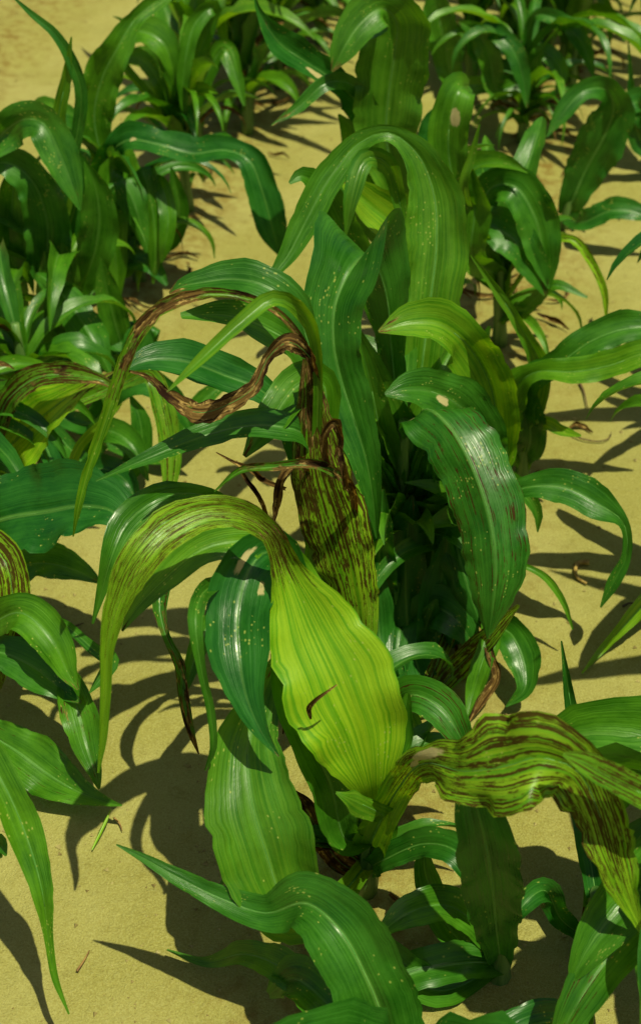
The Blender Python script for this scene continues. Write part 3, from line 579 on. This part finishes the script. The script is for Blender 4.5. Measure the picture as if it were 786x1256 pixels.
RS.leaf([('s', 0.2, 26), (880, 1040, -0.02, 50), (840, 1075, -0.05, 60), (786, 1130, -0.1, 64), (735, 1190, -0.14, 60), (700, 1245, -0.17, 42), (675, 1300, -0.19, 10), (665, 1330, -0.2, 3)], nat=0.2, cup=0.5, streak=0.35, dry=0.22, n=60, nu=14)
for az in (0.3, 1.2, -0.6, -1.2): RS.wild(az, 0.15, 0.45, 0.06)
RT = Plant(Vector((0.44, 0.86, 0)), 'sorghum plant with level leaves shading the sand beside the striped blade', 0.3, (0.0, 0), 0.013, 'plants at the right of the front', seed=16)
for az, h, L, w in ((1.7, 0.26, 0.4, 0.09), (-1.6, 0.26, 0.36, 0.09), (2.4, 0.25, 0.3, 0.10), (-2.5, 0.25, 0.3, 0.10), (3.0, 0.27, 0.32, 0.10), (-2.9, 0.2, 0.3, 0.09), (0.6, 0.2, 0.45, 0.08), (-0.6, 0.2, 0.45, 0.08), (1.2, 0.16, 0.4, 0.08)):
    RT.wild(az, h, L, w, -0.8, 0.75)
FS = Plant(on_ground(612, 1195), 'sorghum plant with a wide dark green upright leaf in shadow under the striped blade', 0.1, (0, 0), 0.011, 'plants at the right of the front', seed=14)
FS.leaf([('s', 0.02, 24), (608, 1135, -0.03, 56), (602, 1075, -0.05, 78), (592, 1020, -0.06, 74), (580, 975, -0.05, 50), (572, 945, -0.04, 5)], nat=0.0, cup=0.4)
FS.leaf([('s', 0.03, 24), (580, 1130, 0.02, 40), (545, 1110, 0.02, 46), (500, 1120, 0.0, 40), (460, 1150, -0.02, 5)], nat=0.4)
FS.leaf([('s', 0.02, 24), (585, 1180, -0.01, 44), (540, 1185, -0.02, 50), (490, 1200, -0.03, 44), (450, 1230, -0.05, 6)], nat=0.5)
for pts in ([(560, 1150, 0.02, 40), (535, 1110, 0.04, 40), (520, 1065, 0.06, 30), (522, 1030, 0.07, 4)], [(540, 1215, -0.02, 44), (480, 1180, -0.02, 50), (440, 1150, 0.0, 36), (420, 1120, 0.02, 4)]  ):
    FS.leaf([('s', 0.02, 20)] + pts, nat=0.2, cup=0.6, n=26, nu=8)
R0 = Plant(on_ground(510, 1390), 'sorghum plant with a broad glossy leaf bending over to a long thin pointed tip', 0.12, (-0.02, 0), 0.012, G_MID, seed=15)
R0.leaf([('s', 0.1, 40), (478, 1275, 0.02, 92), (452, 1205, 0.04, 102), (416, 1140, 0.07, 98), (376, 1108, 0.10, 74), (325, 1120, 0.115, 46), (275, 1104, 0.13, 34), (218, 1076, 0.145, 22), (177, 1053, 0.155, 12), (143, 1036, 0.16, 2)],
        nat=[(0, 0), (0.4, 0.1), (1, 0.2)], cup=[(0, 0.7), (0.25, 0.3), (0.42, 0.7), (0.6, 0.5), (1, 0.6)], n=80, nu=18, ruf=0.05, tone=0.3, label='glossy leaf with long thin tip')
R0.leaf([('s', 0.05, 30), (440, 1290, 0.03, 50), (400, 1230, 0.06, 60), (360, 1200, 0.1, 50), (330, 1220, 0.11, 10)], nat=0.4)
R0.leaf([('s', 0.04, 24), (590, 1300, 0.02, 50), (640, 1262, 0.04, 54), (690, 1252, 0.06, 40), (732, 1272, 0.07, 4)], nat=0.5, tone=0.1)
R0.leaf([('s', 0.05, 24), (420, 1260, 0.05, 36), (350, 1190, 0.12, 44), (300, 1170, 0.16, 30), (250, 1180, 0.18, 12), (205, 1165, 0.2, 2)], nat=0.4)
for az in (-0.8, -1.6, -2.4): R0.wild(az, 0.12, 0.4, 0.06)

# ------------------------------------------------------------------ plants of the left row
G_LEFT = 'plants of the left crop row'
LB = Plant(on_ground(172, 345), 'sorghum plant with a long shiny leaf arching right and hanging over sand', 0.28, (-0.05, 0), 0.011, G_LEFT, seed=21)
LB.leaf([('s', 0.1, 20), (108, 255, -0.0, 22), (126, 203, -0.02, 32), (156, 172, -0.04, 36), (195, 177, -0.06, 34), (236, 188, -0.07, 36), (276, 184, -0.08, 28), (305, 196, -0.1, 34), (322, 236, -0.12, 42), (334, 280, -0.14, 38), (344, 315, -0.15, 3)],
        nat=[(0, 0.2), (0.4, 0.5), (0.65, 0.5), (0.8, 0.1)], cup=0.5, n=70, ruf=0.1, tan=[(0.42, 0.0, 0.03, 0.4)], label='long arching leaf with hanging end')
LB.leaf([('s', 0.2, 24), (122, 180, 0.0, 30), (116, 140, 0.0, 48), (126, 95, 0.0, 50), (145, 58, 0.0, 40), (165, 25, 0.02, 22), (192, 2, 0.04, 20), (225, -12, 0.05, 3)], nat=0.0, cup=0.5)
LB.leaf([('s', 0.12, 20), (195, 225, -0.04, 22), (206, 262, -0.08, 22), (203, 300, -0.1, 16), (198, 322, -0.1, 3)], nat=0.1)
LB.leaf([('s', 0.04, 20), (160, 320, -0.05, 26), (185, 325, -0.08, 26), (205, 350, -0.1, 4)], nat=0.4)
LB.leaf([('s', 0.14, 20), (160, 260, -0.06, 26), (150, 220, -0.08, 36), (165, 250, -0.1, 36), (180, 310, -0.12, 4)], nat=0.3)
for i in range(9): LB.wild(LB.rnd.uniform(2.2, 7.0), LB.rnd.uniform(0.05, 0.2), LB.rnd.uniform(0.25, 0.36), LB.rnd.uniform(0.03, 0.05))
for pts in ([(152, 240, -0.03, 30), (140, 203, -0.05, 36), (136, 258, -0.08, 42), (142, 318, -0.1, 30), (146, 372, -0.11, 3)], [(178, 235, -0.03, 26), (174, 205, -0.05, 32), (186, 250, -0.07, 36), (191, 300, -0.09, 24), (188, 348, -0.1, 3)],
            [(165, 300, 0, 36), (160, 240, 0, 44), (150, 190, 0, 30), (140, 165, 0, 4)], [(150, 330, -0.06, 30), (120, 320, -0.08, 36), (105, 350, -0.1, 30), (100, 390, -0.11, 4)], [(205, 300, 0.02, 22), (220, 260, 0.02, 26), (215, 225, 0.02, 16), (210, 205, 0.02, 3)]):
    LB.leaf([('s', 0.1, 20)] + pts, nat=0.1, cup=0.6, rib=False, n=26, nu=8)
LB.under(10, hmax=0.1, dead=0.3, length=(0.12, 0.24), width=(0.012, 0.034))
LA = Plant(on_ground(100, 435), 'sorghum plant with dark leaves doubled over above shaded tangle of foliage', 0.30, (-0.06, 0), 0.012, G_LEFT, seed=22)
LA.leaf([('s', 0.22, 20), (-45, 215, 0.0, 40), (0, 167, -0.02, 52), (32, 146, -0.04, 44), (54, 152, -0.05, 46), (74, 190, -0.07, 48), (90, 230, -0.09, 26), (99, 258, -0.1, 3)], nat=[(0, 0.5), (0.5, 0.4), (0.7, 0.0)], cup=0.4, tan=[(0.32, 0.2, 0.03, 0.4)])
LA.leaf([('s', 0.14, 24), (60, 330, -0.02, 44), (58, 270, -0.03, 58), (40, 222, -0.03, 48), (10, 200, -0.03, 40), (-20, 205, -0.04, 5)], nat=0.0)
LA.leaf([('s', 0.1, 24), (45, 335, -0.06, 10), (72, 356, -0.1, 38), (97, 388, -0.14, 46), (117, 422, -0.18, 42), (136, 458, -0.2, 4)], nat=0.3, cup=0.5)
LA.leaf([('s', 0.1, 12), (88, 350, -0.05, 24), (82, 315, -0.05, 20), (76, 298, -0.05, 3)], nat=0, yel=0.3)
LA.leaf([('s', 0.2, 20), (84, 215, 0, 26), (72, 150, 0, 20), (82, 95, 0, 14), (88, 45, 0, 2)], nat=0, yel=0.35, cup=0.6)
LA.leaf([('s', 0.2, 16), (100, 120, 0.0, 16), (90, 80, 0, 16), (68, 42, 0, 12), (40, 18, 0, 8), (15, -5, 0, 2)], nat=0.2)
LA.leaf([('s', 0.2, 16), (20, 330, 0.0, 36), (15, 270, 0, 40), (18, 225, 0, 30), (30, 190, 0, 5)], nat=0)
for i in range(2): LA.wild(LA.rnd.uniform(1.6, 6.2), LA.rnd.uniform(0.05, 0.2), LA.rnd.uniform(0.25, 0.36), LA.rnd.uniform(0.05, 0.07))
for pts in ([(110, 330, -0.03, 40), (122, 270, -0.04, 52), (116, 225, -0.04, 30), (104, 198, -0.04, 3)], [(25, 420, 0, 40), (12, 350, 0, 46), (6, 290, 0, 40), (0, 240, 0, 4)],
            [(62, 440, -0.05, 40), (66, 390, -0.05, 42), (60, 345, -0.05, 30), (56, 308, -0.05, 3)], [(150, 440, -0.05, 30), (140, 390, -0.06, 38), (130, 350, -0.06, 30), (124, 315, -0.06, 3)],
            [(90, 460, -0.08, 34), (50, 420, -0.1, 44), (20, 420, -0.12, 40), (-10, 450, -0.13, 5)], [(170, 430, -0.08, 34), (180, 395, -0.1, 36), (165, 430, -0.13, 36), (150, 480, -0.15, 4)],
            [(80, 300, 0.05, 40), (95, 240, 0.05, 46), (90, 200, 0.05, 36), (70, 180, 0.05, 4)]):
    LA.leaf([('s', 0.1, 20)] + pts, nat=0.1, cup=0.6, rib=False, n=26, nu=8)
LA.under(10, hmax=0.14, dead=0.25)
LC = Plant(on_ground(232, 258), 'sorghum plant with a slim leaf standing up then hanging straight down', 0.24, (-0.02, 0), 0.010, G_LEFT, seed=23)
LC.leaf([('s', 0.2, 14), (262, 8, -0.02, 20), (240, 28, -0.04, 24), (228, 70, -0.06, 22), (225, 115, -0.07, 14), (231, 160, -0.08, 2)], nat=0.1, cup=0.8)
LC.leaf([('s', 0.18, 14), (140, 55, 0, 14), (170, 38, -0.02, 34), (200, 52, -0.04, 34), (212, 85, -0.05, 16), (214, 105, -0.05, 3)], nat=0.4)
LC.leaf([('s', 0.12, 14), (215, 150, 0, 24), (200, 100, 0, 30), (175, 70, 0, 26), (150, 75, 0, 4)], nat=0.2, yel=0.2)
LC.leaf([('s', 0.14, 14), (255, 90, 0, 20), (275, 60, 0, 24), (290, 95, -0.03, 18), (300, 130, -0.05, 3)], nat=0.2)
for i in range(7): LC.wild(LC.rnd.uniform(0, 6.28), LC.rnd.uniform(0.05, 0.2), LC.rnd.uniform(0.22, 0.36), LC.rnd.uniform(0.025, 0.045))
LC.fill(6, 1.5, 2.8, (0.06, 0.2), (0.24, 0.36))
LC.under(6, hmax=0.08, dead=0.4, length=(0.1, 0.2), width=(0.012, 0.028))
LE = Plant(on_ground(-55, 650), 'sorghum plant with a yellow-green leaf below a brown-striped arching one', 0.22, (0, 0), 0.012, G_LEFT, seed=24)
LE.leaf([('s', 0.14, 30), (-25, 590, 0.0, 66), (12, 548, -0.02, 86), (50, 512, -0.03, 70), (90, 482, -0.04, 34), (118, 468, -0.05, 12), (140, 456, -0.05, 2)], nat=0.5, cup=0.2, yel=1.0, streak=[(0, 0.1), (0.6, 0.2), (1, 0.6)], dry=[(0, 0), (0.5, 0.1), (1, 0.5)])
LE.leaf([('s', 0.14, 24), (-15, 540, -0.02, 24), (12, 488, -0.04, 30), (50, 462, -0.05, 32), (95, 460, -0.06, 26), (128, 468, -0.07, 12), (148, 482, -0.07, 3)], nat=0.3, cup=0.6, streak=0.75, dry=0.35, yel=0.3)
LE.leaf([('s', 0.12, 20), (150, 470, 0.05, 18), (185, 460, 0.03, 24), (203, 510, 0.0, 28), (210, 565, -0.03, 26), (206, 615, -0.06, 10)], nat=0.2, yel=0.5, streak=0.55)
LE.leaf([('s', 0.12, 20), (70, 590, -0.02, 12), (100, 545, -0.03, 13), (130, 515, -0.04, 9), (150, 495, -0.04, 2)], nat=0.2, yel=0.6)
for i in range(7): LE.wild(LE.rnd.uniform(-1.0, 1.4), LE.rnd.uniform(0.05, 0.14), LE.rnd.uniform(0.26, 0.38), LE.rnd.uniform(0.03, 0.05))
LE.under(6, az0=0, spread=1.2)
LM = Plant(on_ground(40, 530), 'sorghum plant of deep shaded foliage under the brown arching leaf', 0.22, (0, 0), 0.011, G_LEFT, seed=29)
for i in range(8): LM.wild(LM.rnd.uniform(0, 6.28), LM.rnd.uniform(0.04, 0.12), LM.rnd.uniform(0.22, 0.32), LM.rnd.uniform(0.045, 0.065), 0.6, 1.1)
for pts in ([(110, 520, -0.06, 30), (142, 480, -0.08, 34), (182, 470, -0.1, 36), (220, 500, -0.12, 26), (240, 540, -0.13, 3)], [(95, 560, -0.08, 26), (130, 528, -0.12, 36), (162, 545, -0.15, 32), (182, 590, -0.18, 3)],
            [(140, 590, -0.16, 26), (172, 556, -0.14, 32), (172, 515, -0.12, 26), (160, 485, -0.1, 3)], [(90, 600, -0.1, 30), (120, 575, -0.14, 38), (155, 590, -0.18, 30), (170, 625, -0.2, 3)], [(200, 560, -0.1, 22), (235, 510, -0.08, 28), (262, 480, -0.06, 20), (285, 470, -0.05, 3)]):
    LM.leaf([('s', 0.06, 18)] + pts, nat=0.3, cup=0.6, n=26, nu=8)
LM.under(6)
LF = Plant(on_ground(-75, 765), 'sorghum plant with a wide blue-green leaf lying level above dark leaves', 0.2, (0, 0), 0.012, G_LEFT, seed=25)
LF.leaf([('s', 0.16, 30), (-50, 665, -0.01, 64), (0, 637, -0.03, 96), (55, 627, -0.05, 104), (105, 620, -0.07, 92), (140, 628, -0.09, 58), (156, 655, -0.11, 14), (160, 672, -0.115, 3)], nat=0.45, cup=0.25, n=60, nu=16, ruf=0.05, tone=0.0, label='wide level blue-green leaf')
LF.leaf([('s', 0.14, 24), (-25, 660, -0.1, 40), (8, 690, -0.14, 48), (16, 745, -0.17, 42), (6, 800, -0.2, 26), (0, 845, -0.21, 4)], nat=0.05, yel=0.75, streak=0.85, cup=0.5)
LF.leaf([('s', 0.1, 24), (0, 700, 0, 40), (50, 690, 0, 50), (95, 700, -0.02, 30), (125, 715, -0.03, 4)], nat=0.5)
LF.under(5, az0=0, spread=1.2)
LG = Plant(on_ground(-50, 880), 'sorghum plant with mottled dark leaves drooping to the ground', 0.14, (0, 0), 0.012, G_LEFT, seed=26)
LG.leaf([('s', 0.1, 24), (-15, 770, -0.02, 34), (28, 752, -0.04, 52), (64, 785, -0.07, 50), (84, 826, -0.09, 24), (96, 846, -0.1, 3)], nat=0.2, cup=0.5)
LG.leaf([('s', 0.1, 24), (0, 800, -0.04, 40), (45, 820, -0.06, 60), (80, 850, -0.08, 24), (100, 862, -0.1, 4)], nat=0.3)
LG.leaf([('s', 0.08, 18), (50, 800, -0.03, 14), (82, 832, -0.06, 30), (97, 875, -0.1, 48), (107, 915, -0.13, 40), (117, 948, -0.16, 18), (122, 968, -0.17, 3)], nat=0.1, streak=0.4, dry=0.25, cup=0.6, ruf=0.18)
LG.leaf([('s', 0.06, 24), (-10, 900, -0.06, 40), (22, 922, -0.09, 62), (60, 950, -0.12, 66), (98, 972, -0.15, 36), (132, 984, -0.17, 12), (150, 988, -0.18, 2)], nat=0.2, streak=0.25, ruf=0.15)
LG.leaf([('s', 0.08, 16), (60, 760, 0.0, 12), (120, 800, -0.05, 16), (138, 812, -0.07, 20), (122, 835, -0.09, 12), (110, 850, -0.1, 2)], nat=0.2)
LH = Plant(on_ground(-130, 1110), 'sorghum plant with a slender glossy leaf trailing its thin tip on the sand', 0.24, (0, 0), 0.012, G_LEFT, seed=27)
LH.leaf([('s', 0.2, 24), (-70, 900, -0.02, 34), (-30, 910, -0.04, 44), (5, 962, -0.07, 44), (35, 1032, -0.1, 44), (52, 1092, -0.13, 28), (60, 1150, -0.15, 12), (68, 1200, -0.17, 9), (85, 1244, -0.19, 2)], nat=0.1, cup=0.5, n=60, ruf=0.05)
LH.leaf([('s', 0.06, 24), (-30, 1060, -0.05, 30), (0, 1035, -0.08, 24), (8, 1050, -0.1, 3)], nat=0.3)
for az in (2.2, 3.0, 3.8, -1.4): LH.wild(az, 0.14, 0.4, 0.055)

# ------------------------------------------------------------------ plants beside the view, whose leaf tips or shadows reach into it
RB = Plant(on_ground(905, 740), 'sorghum plant right of the sand gap, one yellow-green leaf tip reaching in', 0.26, (0, 0), 0.012, 'plants at the right of the sand gap', seed=31)
RB.leaf([('s', 0.16, 20), (840, 690, -0.04, 30), (795, 735, -0.07, 24), (765, 768, -0.09, 16), (735, 800, -0.1, 9), (713, 826, -0.11, 2)], nat=0.3, yel=0.6, n=40)
for az in (0.2, 1.4, 2.6, 3.3, 3.9, 5.0): RB.wild(az, RB.rnd.uniform(0.1, 0.24), RB.rnd.uniform(0.36, 0.5), 0.055)
RC = Plant(on_ground(925, 540), 'sorghum plant right of the sand gap with wide spreading arched leaves', 0.28, (0, 0), 0.012, 'plants at the right of the sand gap', seed=32)
for az in (0.4, 1.2, 2.2, 2.9, 3.3, 4.0, 5.2): RC.wild(az, RC.rnd.uniform(0.12, 0.26), RC.rnd.uniform(0.36, 0.52), 0.055)
RD = Plant(on_ground(850, 100), 'sorghum plant right of the sand gap casting finger-like shadows', 0.28, (0, 0), 0.012, 'plants at the right of the sand gap', seed=33)
for az in (0.4, 1.2, 2.2, 2.9, 3.4, 4.0, 5.2): RD.wild(az, RD.rnd.uniform(0.12, 0.26), RD.rnd.uniform(0.36, 0.46), 0.045)

# ------------------------------------------------------------------ further plants along the rows: copies of four models
def copy_plant(src, loc, rz, sc, label, group):
    c = src.copy(); C.objects.link(c); c.location = loc; c.rotation_euler = (0, 0, rz); c.scale = (sc, sc, sc); c['label'] = label; c['group'] = group
    for ch in list(src.children):
        d = ch.copy(); C.objects.link(d); d.parent = c
        for g in list(ch.children):
            e = g.copy(); C.objects.link(e); e.parent = d
    return c
rr = random.Random(77)
models = []
def far_label(k): return ('leafy sorghum plant at the far end of the middle row, behind the tangled tillers', 'leafy sorghum plant in the far part of the left row',
                          'leafy sorghum plant of the next row beyond the sand gap')[k]
GR = ('far plants of the middle row', 'far plants of the left row', 'plants of the row beyond the sand gap')
spots = []
for Y in (3.12, 3.36, 3.62, 3.9, 4.2, 4.5, 4.85, 5.2): spots.append((row_x(Y, 0) + rr.uniform(-0.04, 0.04), Y, 0))
for Y in (2.86, 3.1, 3.38, 3.66, 3.95, 4.25, 4.6, 5.0): spots.append((row_x(Y, -1) + rr.uniform(-0.04, 0.04), Y, 1))
for Y in (0.9, 1.25, 1.75, 2.1, 2.5, 3.2, 3.6, 4.1, 4.6): spots.append((row_x(Y, 1) + rr.uniform(-0.05, 0.03), Y, 2))
for Y in (3.0, 3.24, 3.5, 3.8, 4.1): spots.append((row_x(Y, -1) + rr.uniform(0.03, 0.12), Y, 1))
for Y in (3.24, 3.5, 3.76, 4.05): spots.append((row_x(Y, 0) + rr.uniform(-0.14, -0.05), Y, 0))
for i, (x, Y, k) in enumerate(spots):
    if len(models) < 4:
        p = Plant(Vector((x, Y, 0)), far_label(k), 0.28, (0, 0), 0.011, GR[k], seed=50 + i); az = rr.uniform(0, 3)
        for q in range(9):
            p.wild(az + q * 3.14 + p.rnd.uniform(-0.7, 0.7), 0.05 + 0.026 * q, p.rnd.uniform(0.36, 0.62), p.rnd.uniform(0.045, 0.08), p.rnd.uniform(0.6, 1.6), p.rnd.uniform(0.4, 1.0), yel=p.rnd.uniform(0, 0.25))
        p.under(8, hmax=0.1, dead=0.3)
        models.append(p.o)
    else:
        copy_plant(models[i % 4], (x, Y, ground_z(x, Y)), rr.uniform(0, 6.28), rr.uniform(0.85, 1.2), far_label(k), GR[k])

# ------------------------------------------------------------------ small things on the sand
def scrap(px, label, r=0.004, mat=M_DRY, name='dead_leaf_scrap', cat='leaf scrap', group=None, flat=True, lift=0.006, dry=1.0):
    """a curled dry scrap or twig through the given pixels, lying on the soil"""
    P = []
    for q in px:
        v = on_ground(q[0], q[1]); v.z = ground_z(v.x, v.y) + lift + (q[2] if len(q) > 2 else 0); P.append(v)
    S = [Vector(q[:3]) for q in spline([tuple(v) for v in P], 14)]; b = S[0].copy(); S = [v - b for v in S]; n = len(S)
    if not flat: me = tube_mesh(name, S, [max(0.0007, r * (1 - 0.6 * i / n)) for i in range(n)], 6, mat)
    else:
        Sd = []; 
        for i in range(n):
            T = (S[min(i + 1, n - 1)] - S[max(i - 1, 0)]).normalized(); s = T.cross(Z).normalized(); Sd.append((Matrix.Rotation(0.5 + 1.1 * i / n, 3, T) @ s).normalized())
        Nn = [Sd[i].cross((S[min(i + 1, n - 1)] - S[max(i - 1, 0)]).normalized()) for i in range(n)]
        H = [max(0.0008, r * math.sin(math.pi * min(0.97, 0.12 + 0.85 * i / n))) for i in range(n)]
        me = leaf_mesh(S, H, Sd, Nn, random.Random(int(px[0][0])), nu=4, cup=1.2, ruf=0.3, dry=dry, yel=1.0, torn=0.3)
    o = link(bpy.data.objects.new(name, me)); o.location = b; tag(o, label, cat, group)
scrap([(722, 690), (709, 690), (705, 700), (709, 709), (719, 715)], 'curled yellow-brown dry leaf ring lying on sunlit sand', 0.0042, M_STRAW, flat=False)
scrap([(697, 528), (705, 523), (716, 524), (727, 531)], 'brown bent dry leaf scrap beside the level crossing leaves', 0.006)
scrap([(698, 534), (715, 540), (735, 541), (747, 537), (749, 530)], 'thin hooked dry root thread on the sand', 0.0016, M_TWIG, 'twig', 'twig', flat=False)
scrap([(710, 470), (716, 482), (720, 500)], 'dark forked twig under the crossing leaves', 0.002, M_TWIG, 'twig', 'twig', flat=False)
scrap([(75, 776), (90, 769), (103, 764)], 'short brown twig on sand below the wide blue-green leaf', 0.002, M_TWIG, 'twig', 'twig', flat=False)
scrap([(113, 1042, 0.0), (125, 1022, 0.01), (138, 1005, 0.02)], 'small green-brown grass seedling lying on the bare sand', 0.0028, M_DRY, 'dead_leaf_scrap', dry=0.2)
scrap([(140, 1003), (147, 1010), (150, 1018)], 'tiny orange-brown root bit next to the grass seedling', 0.0014, M_DRY, 'root_bit', 'root', flat=False)
scrap([(95, 1192), (104, 1178), (110, 1166)], 'faint brown stalk bit on the sand in front', 0.0016, M_DRY, 'twig', 'twig', flat=False)
scrap([(763, 745), (772, 741), (782, 742)], 'thin brown twig at the edge of the leaf shadow', 0.002, M_TWIG, 'twig', 'twig', flat=False)
rs = random.Random(9)
n_sc = 0
while n_sc < 60:
    k = rs.choice((0, 0, -1)); Y = rs.uniform(0.95, 3.4); x = row_x(Y, k) + rs.gauss(0, 0.085)
    v = Vector((x, Y, 0)); a = rs.uniform(0, 6.28); L = rs.uniform(0.03, 0.10)
    pts = []
    for q in range(4):
        w = v + Vector((math.cos(a), math.sin(a), 0)) * (L * q / 3); a += rs.uniform(-0.5, 0.5); d = w - CP + Z * 0
        d2 = d / d.dot(FWD); pts.append((393 + d2.dot(RIGHT) * FPX, 628 - d2.dot(UP) * FPX, rs.uniform(0, 0.008)))
    scrap(pts, 'brown dead leaf scrap on the soil at the foot of the %s row' % ('middle' if k == 0 else 'left'), rs.uniform(0.003, 0.008), group='dead scraps at the foot of the %s row' % ('middle' if k == 0 else 'left'))
    n_sc += 1

def crumbs():
    r = random.Random(4); vs, fs = [], []
    for i in range(7500):
        Y = 0.75 + 3.4 * r.random() ** 1.4; x = r.uniform(-0.30, 0.30) * (Y + 0.9) * 1.0 + 0.02
        s = 0.0007 + 0.0036 * r.random() ** 7; b = len(vs); z = ground_z(x, Y)
        a = r.uniform(0, 6.28)
        for (u, v, w) in ((1, 0, 0), (-0.5, 0.87, 0), (-0.5, -0.87, 0), (0, 0, 1), (0, 0, -1)):
            k = r.uniform(0.7, 1.3) * s; vs.append((x + k * (u * math.cos(a) - v * math.sin(a)), Y + k * (u * math.sin(a) + v * math.cos(a)), z + k * w * 0.8 + s * 0.3))
        for (p, q, t) in ((0, 1, 3), (1, 2, 3), (2, 0, 3), (1, 0, 4), (2, 1, 4), (0, 2, 4)): fs.append((b + p, b + q, b + t))
    me = bpy.data.meshes.new('soil_crumbs'); me.from_pydata(vs, [], fs); me.materials.append(M_CLOD)
    o = link(bpy.data.objects.new('soil_crumbs', me)); tag(o, 'coarse grains and crumbs scattered over the sandy soil', 'soil crumbs', kind='stuff')
crumbs()
